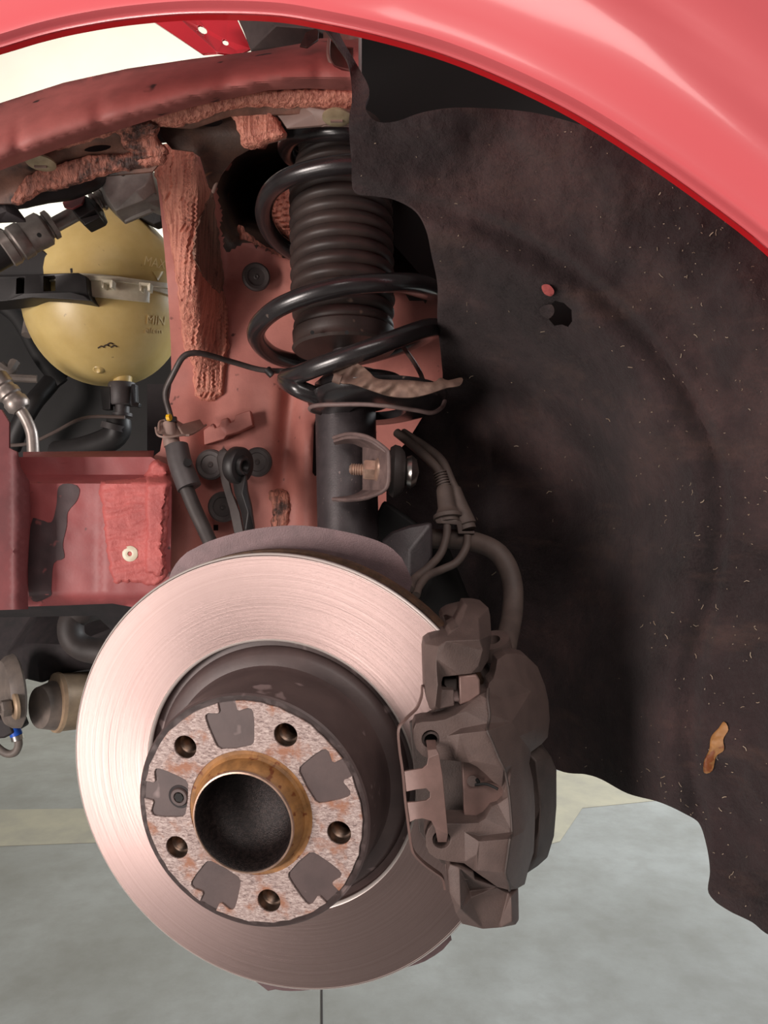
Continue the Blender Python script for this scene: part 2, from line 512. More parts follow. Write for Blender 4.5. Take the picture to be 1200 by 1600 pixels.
def m_felt():
    t = NT('black_felt_liner')
    a = t.noise(9, 5, .65); b = t.noise(500, 4, .8); s = t.noise(160, 2, .5)
    c = t.ramp(a, [(0.35, lin((40, 33, 34))), (0.52, lin((60, 48, 49))), (0.72, lin((94, 72, 70)))])
    c = t.mix(t.ramp(b, [(0.4, (0, 0, 0)), (0.8, (1, 1, 1))]), c, lin((62, 53, 53)))
    mp = t.n('ShaderNodeMapping'); mp.inputs['Scale'].default_value = (1, 1, 4); mp.inputs['Rotation'].default_value = (0, 0.7, 0); t.l(t.tc.outputs['Object'], mp.inputs[0])
    st = t.noise(9, 5, .7, mp.outputs[0])
    c = t.mix(t.ramp(st, [(0.54, (0, 0, 0)), (0.74, (.42, .42, .42))]), c, lin((98, 76, 68)))
    t.col(c); t.set(rough=0.95, sheen=0.06, spec=0.1)
    t.bump(b, 0.9, .002); t.bump(t.noise(22, 4), .5, .010); t.bump(t.noise(90, 4, .7), .35, .003)
    return t.m
M['felt'] = m_felt()

def m_floor():
    t = NT('worn_concrete_floor')
    a = t.noise(1.6, 7, .62); b = t.noise(9, 6, .7)
    c = t.ramp(a, [(0.3, lin((112, 112, 108))), (0.5, lin((134, 136, 134))), (0.7, lin((152, 155, 154)))])
    c = t.mix(t.ramp(b, [(0.35, (0.35, .35, .35)), (0.6, (0, 0, 0))]), c, lin((104, 102, 96)))
    c = t.mix(t.ramp(t.noise(1.1, 3, .5, None, 1.0), [(0.60, (0, 0, 0)), (0.70, (.6, .6, .6))]), c, lin((128, 152, 184)))  # bluish patches: window reflections painted into the floor colour
    t.col(c); t.set(rough=0.42)
    t.bump(b, 0.08, .004)
    return t.m
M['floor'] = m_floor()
M['beige_floor'] = simple('old_beige_floor_paint', (168, 162, 142), (146, 142, 130), rough=0.5, scale=6, bump=0.1)

# ---------------------------------------------------------------- setting
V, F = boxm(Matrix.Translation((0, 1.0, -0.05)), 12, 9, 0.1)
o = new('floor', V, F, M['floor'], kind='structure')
V, F = boxm(Matrix.Translation((0, 5.1, 2.4)), 12, 0.1, 5.0)
o = new('wall_back', V, F, M['wall'], kind='structure')
# painted strip and joint of the floor, 1 mm proud / cut look
def floorpoly(name, pts, mat, z=0.0015):
    top = [Vector(((x - 600) * CAMZ / (y - 800), FPX * CAMZ / (y - 800), z)) for x, y in pts]
    n = len(top)
    V = top + [Vector((p.x, p.y, 0.0)) for p in top]
    F = [tuple(range(n))] + [(i, (i + 1) % n, (i + 1) % n + n, i + n) for i in range(n)]
    o = new(name, V, F, mat, kind='structure', smooth=False)
    return o
floorpoly('trim_1', [(-200, 1268), (120, 1264), (330, 1262), (330, 1312), (120, 1318), (-200, 1330)], M['beige_floor'])
floorpoly('trim_2', [(840, 1204), (900, 1206), (1010, 1216), (1040, 1250), (910, 1263), (875, 1315), (820, 1330), (800, 1240)], M['beige_floor'])
floorpoly('trim_3', [(501, 1540), (504, 1540), (505, 1700), (501, 1700)], M['tar'])

# ---------------------------------------------------------------- wheel axis frame
nrm = Vector((-0.2114, -1, -0.105)).normalized()
DC = Vector((-0.076, 0.5486, CAMZ - 0.1898))
ux = Vector((0, 0, 1)).cross(nrm).normalized(); vx = nrm.cross(ux)
MD = Matrix((ux, vx, nrm)).transposed().to_4x4(); MD.translation = DC
HOFF = 0.0512
PH = 2.3778

# ---------------------------------------------------------------- fender
edge = [(-160, 122), (-80, 97), (0, 74), (60, 56), (120, 42), (200, 29), (300, 21), (420, 23), (500, 35), (600, 57), (700, 87), (800, 128), (900, 178), (1000, 240), (1100, 310), (1200, 388), (1290, 478), (1360, 570)]
edge = [tuple(p) for p in catmull(edge, n=5)]
def d_fend(x, y):
    s = pdist(x, y, edge, closed=False)
    d = 0.432 + 0.008 * (1 - sm(0, 26, s)) - 0.006 * sm(30, 120, s)
    d = d + 0.016 * sm(150, 215, s + 22 * sm(900, 1200, x)) * sm(450, 800, x) + 0.00004 * np.maximum(s - 215, 0)
    return d + 0.055 * sm(650, -200, x) + 0.012 * sm(800, 1300, x)
fender = thing('fender', P(900, 100, .45), 'glossy red front fender with arched wheel opening across the top', 'fender')
E_ = np.array(edge); T_ = np.gradient(E_, axis=0); T_ /= np.linalg.norm(T_, axis=1)[:, None]
N_ = np.stack([T_[:, 1], -T_[:, 0]], 1)
for _ in range(30): N_[1:-1] = (N_[:-2] + N_[1:-1] * 2 + N_[2:]) / 4
N_ /= np.linalg.norm(N_, axis=1)[:, None]
SS = [0, 2, 5, 9, 14, 20, 27, 36, 50, 70, 95, 120, 135, 148, 158, 168, 178, 188, 198, 210, 225, 245, 280, 330, 400, 480, 560]
def d_fs(x, s):
    c = s - 46 * sm(1000, 700, x) + 30 * sm(900, 1200, x)
    d = 0.430 + 0.009 * (1 - sm(0, 24, s)) - 0.005 * sm(24, 130, s)
    d = d + 0.006 * sm(128, 215, c) * sm(350, 800, x) + 0.00006 * np.maximum(s - 190, 0) + .012 * sm(230, 400, s)
    return d + 0.055 * sm(650, -200, x) + 0.012 * sm(800, 1300, x)
G = []
for q in SS:
    X = E_ + N_ * q
    G.append(PA(X[:, 0], X[:, 1], d_fs(E_[:, 0], q)))
def d_fend(x, y): return d_fs(np.asarray(x, float), 0.0)
ne = len(E_); V = [p for g in G for p in g] + [p + np.array([0, .0012, 0]) for g in G for p in g]; F = []; off = ne * len(SS)
for j in range(len(SS) - 1):
    for i in range(ne - 1):
        q = (j * ne + i, j * ne + i + 1, (j + 1) * ne + i + 1, (j + 1) * ne + i)
        F += [q, tuple(k + off for k in q[::-1])]
for j in (0, len(SS) - 1):
    for i in range(ne - 1): F.append((j * ne + i, j * ne + i + 1, j * ne + i + 1 + off, j * ne + i + off))
for i in (0, ne - 1):
    for j in range(len(SS) - 1): F.append((j * ne + i, (j + 1) * ne + i, (j + 1) * ne + i + off, j * ne + i + off))
new('fender_panel', V, F, M['paint'], fender, ang=60)
ev = PA(*np.array(edge).T, d_fend(*np.array(edge).T))
nn = len(ev)
V = list(ev) + list(ev + np.array([0, .0065, 0])) + list(ev + np.array([0, .0065, 0.012])) + list(ev + np.array([0, .005, 0.012])) + list(ev + np.array([0, .005, 0.0014])) + list(ev + np.array([0, .0, 0.0014]))
F = []
for k in range(6):
    for i in range(nn - 1):
        F.append((k * nn + i, k * nn + i + 1, ((k + 1) % 6) * nn + i + 1, ((k + 1) % 6) * nn + i))
F += [tuple(k * nn for k in range(6)), tuple(k * nn + nn - 1 for k in range(5, -1, -1))]
new('wheel_arch_lip', V, F, M['paint_red'], fender)

# ---------------------------------------------------------------- wheel arch liner
fold = [(470, 250), (560, 296), (700, 330), (830, 384), (950, 470), (1050, 580), (1112, 700), (1128, 800), (1108, 950), (1084, 1050), (1080, 1180), (1094, 1330), (1080, 1700)]
fold = [tuple(p) for p in catmull(fold, n=4)]
foldpoly = fold + [(200, 1700), (200, 250)]
def d_liner(x, y):
    s = sdp(x, y, foldpoly)
    d = 0.535 + 0.235 * sm(0, 300, s) - 0.055 * sm(0, 190, -s)
    d = d + 0.012 * (sm(-22, 0, s) - sm(0, 40, s))
    d = d + 0.05 * np.exp(-((x - 735) / 38.) ** 2) * sm(560, 700, y) - 0.02 * np.exp(-((x - 1010) / 60.) ** 2 - ((y - 660) / 90.) ** 2)
    d = d + 0.03 * np.exp(-((x - 560) / 30.) ** 2) * sm(200, 100, y)
    h = np.hypot((x - 876) / 1.0, (y - 488) / 1.0)
    d = d + 0.012 * np.exp(-(h / 26.) ** 2)
    return d + 0.018 * vn(x / 120., y / 120., 1) + 0.008 * vn(x / 45., y / 45., 2) + 0.0022 * vn(x / 12., y / 12., 3)
lin_ol = [(500, 30), (523, 64), (544, 99), (550, 152), (545, 192), (549, 251), (553, 296), (585, 303), (617, 309), (649, 327), (666, 356), (675, 397), (684, 443), (684, 500), (690, 560), (690, 600), (664, 645), (634, 692), (612, 714), (604, 760), (606, 830), (612, 900), (645, 970), (710, 1060), (800, 1160), (871, 1203), (915, 1210), (940, 1218), (981, 1240), (1029, 1253), (1067, 1270), (1095, 1289), (1108, 1327), (1113, 1365), (1111, 1400), (1137, 1422), (1175, 1441), (1205, 1463), (1290, 1500), (1330, 1100), (1330, 480), (1180, 330), (1060, 250), (967, 214), (908, 195), (827, 175), (722, 168), (663, 175), (617, 190), (587, 189), (571, 169), (577, 140), (560, 105), (535, 62), (520, 30)]
hole = [(860, 477), (869, 468), (883, 471), (895, 482), (896, 500), (888, 511), (878, 507), (866, 509), (857, 498), (864, 488)]
liner = thing('wheel_arch_liner', P(950, 700, .6), 'black felt wheel arch liner with a torn hole, right of the strut', 'liner')
sheet('felt_shell', lin_ol, d_liner, M['felt'], liner, step=7, thick=0.004, holes=[hole])
# torn edges of the hole, red scrap, brown scuff, fibres
sheet('torn_flap', [(845, 480), (862, 476), (866, 488), (858, 497), (846, 490)], lambda x, y: d_liner(x, y) - .004 - .006 * sm(846, 866, x), M['felt'], liner, step=4, thick=.002)
sheet('paint_chip', [(847, 446), (858, 445), (866, 455), (862, 462), (851, 458)], lambda x, y: d_liner(x, y) - .004, M['sealer_red'], liner, step=4, thick=.0015)
sheet('scuff', [(1132, 1128), (1138, 1140), (1130, 1155), (1131, 1172), (1119, 1182), (1113, 1204), (1101, 1208), (1101, 1190), (1109, 1172), (1112, 1152), (1124, 1138)], lambda x, y: d_liner(x, y) - .0015 - .001 * vn(x / 4, y / 4), M['rust'], liner, step=4, thick=.001)
V, F = [], []
for i in range(330):
    while True:
        x, y = random.uniform(560, 1200), random.uniform(180, 1440)
        if random.random() < 0.25 + 0.75 * (x > 1000) and inpoly(np.array([x]), np.array([y]), lin_ol)[0]: break
    a = random.uniform(0, PI); L = random.uniform(1.5, 5) if random.random() < .22 else random.uniform(.6, 1.6); w = random.uniform(.25, .6)
    bend = random.uniform(-.5, .5)
    b = len(V)
    for t, aa in ((-1, a - bend), (0, a), (1, a + bend)):
        cx, cy = x + math.cos(aa) * L * t, y + math.sin(aa) * L * t
        dd = float(d_liner(np.array([cx]), np.array([cy]))[0]) - .0012
        V += [P(cx - math.sin(a) * w, cy + math.cos(a) * w, dd), P(cx + math.sin(a) * w, cy - math.cos(a) * w, dd)]
    F += [(b, b + 1, b + 3, b + 2), (b + 2, b + 3, b + 5, b + 4)]
new('lint', V, F, M['lint'], liner, kind='stuff')

# ---------------------------------------------------------------- car body
body = thing('car_body', P(300, 700, .85), 'red car body shell behind the brake, with salmon seam sealer and rails', 'car body')
# upper rail
rtop = [(-160, 218), (-60, 182), (0, 161), (100, 129), (200, 107), (300, 92), (400, 80), (470, 68), (500, 60), (560, 58)]
rbot = [(560, 140), (480, 136), (420, 139), (300, 165), (200, 196), (100, 227), (0, 264), (-60, 290), (-160, 335)]
def d_rail(x, y):
    st = pdist(x, y, rtop, False); sb = pdist(x, y, rbot, False)
    t = st / (st + sb + 1e-6)
    d = 0.600 + 0.05 * (1 - t) ** 3 - 0.012 * np.sin(PI * np.clip(t, 0, 1)) + 0.02 * sm(.8, 1, t)
    ph = x / 47. + 0.6 * np.sin(x / 90.)
    return d + 0.0035 * np.maximum(0, np.sin(ph * 2)) ** 6 * sm(.15, .6, t) + 0.06 * sm(420, -160, x) * 0
rail_hole = [(516, 62), (524, 66), (540, 72), (552, 74), (552, 113), (534, 110), (522, 104), (514, 92)]
sheet('upper_rail', rtop + rbot, d_rail, M['rail'], body, step=8, thick=.002, spl=False, holes=[rail_hole])
tube('rolled_corner', [(514, 62, .606), (513, 84, .596), (517, 98, .596), (526, 106, .597), (552, 112, .599)], .0014, M['taupe'], body, seg=8)
sheet('rail_inner', [(505, 50), (565, 50), (565, 125), (505, 125)], lambda x, y: .64 + .0004 * np.abs(x - 545), M['taupe'], body, step=12, thick=.002, spl=False)
relief('rail_tab', [(468, 72, .604), (478, 50, .606), (493, 44, .612), (498, 48, .612), (497, 62, .607), (480, 74, .602)], back=.002, mat=M['soot_shade'], parent=body, bev=.0004)

# inner panel with strut tower recess
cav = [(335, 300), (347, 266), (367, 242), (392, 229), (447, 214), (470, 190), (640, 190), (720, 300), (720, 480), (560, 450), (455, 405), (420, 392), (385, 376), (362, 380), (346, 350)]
def d_panel(x, y):
    d = 0.86 - 0.07 * sm(352, 306, x) * sm(640, 420, y) - 0.012 * np.exp(-((x - 292) / 26.) ** 2) * sm(560, 420, y)
    d = d - 0.02 * sm(340, 290, x) * sm(560, 720, y)
    s = sdp(x, y, cav)
    d = d + 0.34 * sm(-4, 75, s) - 0.012 * sm(-40, -3, s) * sm(400, 300, y)
    d = d + 0.014 * np.exp(-(((x - 455 + (y - 600) * .08) / 15.) ** 2)) * sm(560, 600, y) * sm(790, 750, y)
    d = d - 0.012 * np.exp(-(((x - 482) / 18.) ** 2)) * sm(640, 700, y)
    # embossed boss plate
    d = d + 0.0025 * vn(x / 40., y / 40., 4) + 0.0012 * vn(x / 10., y / 10., 5) * sm(520, 380, y)
    return d
pan_ol = [(240, 238), (300, 222), (330, 236), (347, 200), (440, 190), (740, 170), (760, 400), (760, 980), (230, 980), (236, 900), (236, 716), (250, 705), (262, 640), (268, 600), (267, 540), (262, 450), (256, 380), (250, 320)]
slot = [(494, 650), (500, 648), (500, 740), (492, 744), (488, 738), (490, 665)]
sq = [(333, 820), (341, 820), (341, 829), (333, 829)]
IP = sheet('inner_panel', pan_ol, d_panel, M['panel'], body, step=5.5, thick=.002, spl=False, holes=[slot, sq], mat2=(M['soot_shade'], lambda x, y: sdp(x, y, cav) + 14 * vn(x / 11., y / 11., 2) > 3 - 14 * sm(330, 400, y) * sm(420, 370, x)))  # dark brown cavity faces: grimy coating plus painted shade of the recess
sheet('panel_backing', [(230, 600), (760, 600), (760, 980), (230, 980)], .91, M['tar'], body, step=60, thick=.002, spl=False)
# sealer patches: ridged pieces lying on the panels
def ridged(base, ang, freq, amp, lift=.003, wob=6.0, poly=None, feather=4):
    c, s = math.cos(ang), math.sin(ang)
    def f(x, y):
        u = x * c + y * s + wob * vn(x / 26., y / 26., 7) * 2
        d = base(x, y) - lift + amp * np.sin(u * freq) + amp * 1.4 * vn(u * freq / 2.2, (-x * s + y * c) / 60., 8)
        if poly is not None: d = d + (lift + amp) * (1 - sm(0, feather, pdist(x, y, poly)))
        return d
    return f
def sealer(name, ol, base, ang, freq, amp, mat, lift=.004, step=4, wob=5, ragged=2.5, on=None):
    ol = catmull(ol, step=5, closed=True)
    ol = [(p[0] + ragged * 2 * vn([p[0] / 6.], [p[1] / 6.], 3)[0], p[1] + ragged * 2 * vn([p[0] / 6.], [p[1] / 6.], 9)[0]) for p in ol]
    return sheet(name, ol, ridged(base, ang, freq, amp, lift, wob, ol), mat, on or body, step=step, thick=.003, spl=False, ang=70)
sealer('sealer_column', [(236, 240), (262, 224), (296, 218), (308, 240), (320, 275), (331, 300), (333, 318), (326, 345), (320, 400), (330, 430), (350, 455), (358, 500), (358, 540), (352, 590), (350, 615), (332, 627), (312, 624), (302, 612), (300, 570), (286, 540), (279, 470), (268, 400), (260, 350), (250, 300)], d_panel, 0.12, .85, .0013, M['sealer'], lift=.006, on=IP)
sealer('sealer_smear', [(332, 300), (337, 330), (343, 380), (350, 430), (346, 460), (330, 450), (312, 430), (300, 400), (302, 360), (312, 330), (322, 312)], d_panel, 0.1, .9, .0011, M['sealer_brown'], lift=.010, on=IP)
sealer('sealer_ridge', [(372, 352), (384, 360), (404, 378), (430, 392), (462, 406), (462, 424), (440, 420), (412, 408), (388, 392), (374, 372)], lambda x, y: d_panel(x, y) * 0 + .865, 0.7, .6, .0014, M['sealer_dirty'], lift=.003)
sealer('sealer_wall', [(425, 300), (470, 284), (500, 300), (500, 400), (455, 378), (430, 350), (422, 325)], lambda x, y: x * 0 + .90, 1.25, .75, .0018, M['sealer'], lift=.003)
sealer('sealer_foot', [(420, 770), (438, 764), (452, 772), (454, 800), (448, 822), (425, 824), (424, 795)], d_panel, 1.2, .6, .0009, M['sealer_dirty'], lift=.004, on=IP)
relief('boss_plate', [(q[0], q[1], .842) for q in [(318, 672), (333, 661), (336, 669), (343, 666), (345, 656), (356, 652), (359, 661), (366, 658), (367, 649), (380, 644), (391, 641), (395, 664), (372, 675), (354, 680), (350, 686), (319, 695)]], [(352, 670, .840), (354, 655, .840)], back=.012, mat=M['taupe_red'], parent=IP, bev=.001)
# flange under the upper rail
def d_flange(x, y): return 0.635 + 0.0002 * np.maximum(0, y - 200) + 0.05 * sm(300, 548, x) * 0 + .012 * sm(0, 40, pdist(x, y, rbot, False))
fl = [(-100, 312), (-60, 290), (0, 262), (100, 224), (200, 193), (300, 162), (420, 136), (560, 134), (560, 172), (480, 168), (410, 166), (360, 172), (300, 192), (255, 194), (225, 186), (190, 203), (120, 222), (60, 238), (0, 258), (-100, 300)]
SF = sheet('seam_flange', [(-160, 335), (0, 262), (100, 224), (200, 193), (300, 162), (420, 134), (560, 132), (560, 176), (360, 180), (300, 200), (236, 196), (243, 215), (258, 245), (238, 268), (150, 276), (62, 300), (30, 318), (0, 318), (-160, 350)], lambda x, y: d_flange(x, y) + .004, M['flange'], body, step=9, thick=.002, spl=False, holes=[ell(152, 231, 22, 6, 14, -.12)])
sheet('added_flange_backing', [(-160, 320), (0, 262), (200, 190), (300, 165), (560, 140), (560, 200), (360, 225), (340, 215), (252, 222), (236, 258), (150, 268), (62, 292), (20, 310), (-160, 345)], lambda x, y: .70 + 0 * x, M['dark'], body, step=30, thick=.002, spl=False)  # dark sheet added behind the flange so its holes look dark
sealer('flange_sealer', [(-80, 322), (0, 252), (60, 234), (120, 212), (180, 198), (218, 178), (300, 162), (360, 148), (430, 140), (556, 142), (556, 168), (480, 166), (410, 165), (350, 170), (300, 190), (255, 196), (210, 192), (170, 208), (110, 226), (60, 240), (0, 258), (-60, 330)], d_flange, 0.35, .8, .0005, M['sealer'], lift=.0015, on=SF)
sealer('lower_sealer', [(18, 312), (30, 292), (46, 272), (80, 262), (112, 250), (150, 242), (200, 240), (240, 228), (258, 240), (250, 256), (212, 262), (155, 274), (100, 292), (62, 298), (32, 318)], d_flange, 0.2, .7, .0006, M['sealer_dirty'], lift=.002, on=SF)
sealer('lap_sealer', [(170, 190), (205, 183), (232, 182), (246, 196), (244, 210), (256, 228), (262, 236), (240, 250), (206, 252), (202, 236), (190, 226), (188, 212)], d_flange, 1.5, .35, .0009, M['sealer_dirty'], lift=.003, on=SF)
# bracket between flange and tower, pale bracket
def d_tb(x, y): return .66 + .10 * sm(230, 330, y) + .02 * sm(300, 340, x) * sm(200, 260, y)
TBK = sheet('tower_bracket', [(246, 186), (300, 176), (352, 172), (375, 190), (385, 222), (392, 231), (367, 245), (348, 267), (334, 298), (326, 292), (312, 244), (300, 236), (268, 232), (252, 214)], d_tb, M['soot_shade'], body, step=7, thick=.002, spl=False, holes=[ell(327, 189, 21, 9, 18, .05)])
sealer('bracket_sealer', [(352, 170), (405, 164), (424, 172), (440, 196), (447, 212), (420, 222), (395, 231), (378, 225), (373, 205), (364, 184)], lambda x, y: d_tb(x, y) - .004, 1.35, .7, .0005, M['sealer'], lift=.005, on=TBK)
tube('tower_lip', [(333, 300, .752), (340, 280, .735), (348, 266, .72), (367, 243, .71), (392, 230, .70), (447, 214, .69)], .0018, M['taupe'], body, seg=8)
relief('pale_bracket', [(425, 168, .652), (470, 165, .65), (556, 166, .65), (556, 196, .652), (500, 196, .652), (448, 200, .655), (440, 188, .655)], [(490, 178, .648), (508, 172, .642), (556, 172, .642), (508, 194, .648)], back=.003, mat=M['taupe'], parent=body, bev=.0006)

# lower rail
def d_low(x, y):
    d = .80 - .028 * sm(742, 756, y) + .012 * sm(928, 946, y) + .03 * sm(712, 720, y) * 0
    return d - .004 * sm(150, 165, x) * sm(740, 760, y) + .0012 * vn(x / 16., y / 16., 6)
lowol = [(30, 714), (82, 714), (236, 714), (262, 730), (268, 760), (266, 905), (280, 950), (280, 962), (176, 943), (100, 946), (0, 949), (-60, 951), (-60, 740), (20, 740)]
lh = [ell(104, 778, 5, 5, 10), ell(66, 843, 10, 10, 14), ell(209, 808, 5, 5, 10)]
LRL = sheet('lower_rail', lowol, d_low, M['rail_low'], body, step=8, thick=.003, spl=False, holes=lh)
sheet('rail_backing', [(-60, 730), (262, 730), (262, 940), (-60, 940)], .83, M['dark'], body, step=60, thick=.002, spl=False)
sheet('rail_top', [(36, 706), (240, 704), (238, 722), (80, 724), (36, 724)], lambda x, y: .80 + .06 * sm(724, 704, y), M['rail_low'], body, step=10, thick=.002, spl=False)
sealer('rail_sealer', [(156, 754), (200, 748), (230, 740), (236, 722), (256, 722), (266, 740), (264, 780), (262, 830), (258, 880), (264, 900), (240, 914), (200, 910), (176, 908), (168, 860), (160, 800)], d_low, 1.4, .5, .0008, M['sealer_red'], lift=.004, on=LRL)
sealer('ridge_sealer', [(232, 728), (248, 720), (262, 730), (264, 760), (258, 800), (256, 850), (256, 896), (236, 900), (224, 880), (228, 830), (226, 780)], d_low, 1.5, .6, .0006, M['sealer_red'], lift=.010, on=LRL)
sheet('overspray', [(92, 760), (112, 756), (124, 764), (120, 782), (106, 800), (104, 822), (98, 850), (100, 872), (84, 880), (80, 920), (78, 932), (46, 932), (48, 820), (62, 812), (80, 816), (88, 790)], lambda x, y: d_low(x, y) - .0006, M['stain'], LRL, step=6, thick=.0005, spl=True)
sheet('left_pillar', [(-60, 640), (2, 640), (14, 660), (14, 700), (26, 706), (30, 730), (44, 752), (46, 800), (40, 900), (42, 952), (-60, 955)], lambda x, y: .735 + .03 * np.abs(x - 22) / 60 + .0015 * vn(x / 14, y / 14, 2), M['pillar'], body, step=8, thick=.003, spl=False)
sheet('rail_underside', [(-80, 944), (176, 940), (330, 950), (330, 1010), (180, 990), (150, 962), (-80, 966)], lambda x, y: .82 + .0012 * (y - 940), M['tar'], body, step=20, thick=.003, spl=False)
# near-black sheet added to stand for the shade in the gap above the liner
sheet('cavity_shade', [(490, -20), (760, -20), (1350, 300), (1350, 620), (900, 700), (560, 320), (560, 150), (500, 60)], lambda x, y: .80 - .0001 * (x - 500), M['gap_shade'], body, step=50, thick=.002, spl=False)

# bracket (pipe support) welded to the panel
relief('pipe_bracket', [(244, 676, .775), (262, 682, .77), (300, 678, .785), (318, 664, .84), (312, 655, .845), (286, 662, .80), (276, 656, .79), (250, 660, .79)], [(256, 668, .785), (280, 670, .785)], back=.002, mat=M['taupe'], parent=body, bev=.0004)
tube('bracket_rim', [(243, 668, .772), (247, 680, .768), (262, 683, .767), (284, 680, .772), (300, 678, .785), (322, 664, .84)], .0012, M['taupe'], body, seg=8)
tube('bracket_loop', [(248, 675, .778), (249, 661, .785), (256, 657, .79), (272, 659, .79), (281, 670, .78), (287, 679, .775), (296, 680, .775)], .0013, M['taupe'], body, seg=8)

# ---------------------------------------------------------------- plugs and clips in the body
def plug(x, y, d, r, axis, label, tilt=1.0, mat='plug', name='rubber_plug', group='rubber plugs in the red inner panel'):
    MM = frame(P(x, y, d), axis)
    pr = [(0, .0022), (r * .12, .0034), (r * .2, .0022), (r * .60, .0022), (r * .64, .0036), (r * .86, .0044), (r * .98, .003), (r, .0), (r * .9, -.004)]
    V, F = lathemesh(pr[::-1], 28)
    o = new(name, V, F, M[mat], M=MM)
    tag(o, label, 'plug', group)
    return o
tow = Vector((-.15, -1, -.05))
plug(400, 433, .842, .0155, (.35, -1, -.1), 'round black rubber plug with a hollow centre left of the bellows')
plug(403, 722, .846, .0165, tow, 'round black rubber plug right beside the loop-ended arm')
plug(330, 726, .838, .0170, tow, 'dark rubber plug half hidden left of the loop-ended arm')
plug(349, 792, .838, .0170, tow, 'dark rubber plug low behind the loop-ended arm')
MM = frame(P(205, 865, .767), (-.05, -1, 0))
g = lathe('plastic_grommet', [(0, .0015), (.0022, .0015), (.0024, .004), (.0045, .0045), (.0078, .0035), (.0085, .0015), (.0085, 0)], MM, M['white'], seg=24)
tag(g, 'small white plastic grommet on the red lower rail', 'grommet')
def clipnut(x, y, d, axis, label):
    t = thing('body_clip', P(x, y, d), label, 'clip', 'pale clips under the red upper rail')
    MM = frame(P(x, y, d), axis)
    lathe('clip_head', [(.012, 0), (.012, .0015), (.009, .003), (.005, .0035), (0, .0035)], MM, M['cream'], t, seg=24)
    V, F = boxm(MM @ Matrix.Translation((0, 0, .004)), .010, .002, .002)
    new('clip_tongue', V, F, M['taupe'], t)
clipnut(526, 182, .638, (0, -.12, -1), 'pale oval clip on the taupe bracket above the spring')
clipnut(64, 253, .638, (0, -.12, -1), 'pale oval clip in the sooty flange above the tank')

# ---------------------------------------------------------------- hood hinge and dark trim above the rail
hinge = thing('hood_hinge', P(315, 50, .8), 'glossy red hood hinge plate in the gap above the rail', 'hinge')
relief('hinge_plate', [(215, 10, .80), (360, 8, .80), (392, 76, .78), (372, 86, .78), (316, 84, .79), (238, 32, .80)], [(270, 20, .785), (340, 82, .775), (300, 15, .80), (368, 78, .785)], [(0, 1), (2, 3)], back=.003, mat=M['gloss_red'], parent=hinge, bev=.001, holes=[[(q[0], q[1], .79) for q in ell(316, 46, 9, 5, 10, .7)], [(q[0], q[1], .785) for q in ell(352, 66, 6, 4, 8, .7)]])
tr = relief('fender_bracket', [(360, 0, .76), (520, 10, .74), (520, 60, .72), (468, 70, .72), (392, 78, .74), (378, 40, .75)], [(430, 40, .71), (490, 45, .70)], back=.01, mat=M['plug'], bev=.001)
tag(tr, 'dark grey bracket between the red hood hinge and the felt liner', 'bracket')

# ---------------------------------------------------------------- engine bay
eng_filler = thing('engine_standin', P(150, 800, 1.6), 'dark filler block standing in for the engine deep behind the expansion tank', 'engine_standin')
relief('engine_filler', [(-260, 380, 1.35), (60, 372, 1.35), (240, 400, 1.32), (560, 420, 1.3), (700, 700, 1.3), (700, 1010, 1.3), (300, 1080, 1.3), (100, 1050, 1.3), (-260, 1010, 1.35)], [(40, 600, 1.28), (200, 560, 1.26), (220, 720, 1.26), (60, 740, 1.28)], [(0, 1), (1, 2), (2, 3), (3, 0)], back=.5, mat=M['dark'], parent=eng_filler, bev=.004)  # filler box added so the bay behind the gaps stays dark
tube('engine_filler_rib', [(0, 474, 1.2), (30, 500, 1.2), (64, 560, 1.2), (96, 600, 1.21)], .012, M['dark'], eng_filler)
h = tube('engine_hose', [(18, 700, 1.2), (30, 668, 1.19), (52, 630, 1.18), (74, 604, 1.2), (110, 560, 1.24)], .014, M['black'])
tag(h, 'black hose rising behind the bent aluminium pipe', 'hose')
for pts, r, lb in (([(0, 572, 1.15), (14, 580, 1.15), (24, 566, 1.16)], .008, 'short bent grey engine bracket at the left edge, level with the tank bottom'), ([(14, 590, 1.14), (58, 592, 1.15)], .006, 'thin level grey engine bracket above the ribbed pipe collar'), ([(46, 500, 1.16), (42, 524, 1.15)], .008, 'small upright grey engine bracket under the black tank bracket')):
    o = tube('engine_bracket', pts, r, M['greyarm'], seg=8)
    tag(o, lb, 'bracket', 'grey engine brackets in the dark bay')
lp = tube('lower_hose', [(186, 655, 1.03), (184, 674, 1.03), (168, 688, 1.04), (130, 700, 1.06), (90, 706, 1.09)], [.016, .017, .017, .016, .016], M['black'])
tag(lp, 'black coolant hose bending away under the tank outlet', 'hose')
rg = lathe('hose_clamp', [(.0165, -.004), (.0185, -.004), (.0185, .004), (.0165, .004)], frame(P(180, 668, 1.028), (.25, 0, 1)), M['greyhose'], seg=24, closed=True)
tag(rg, 'dark clamp ring on the hose under the tank', 'clamp')

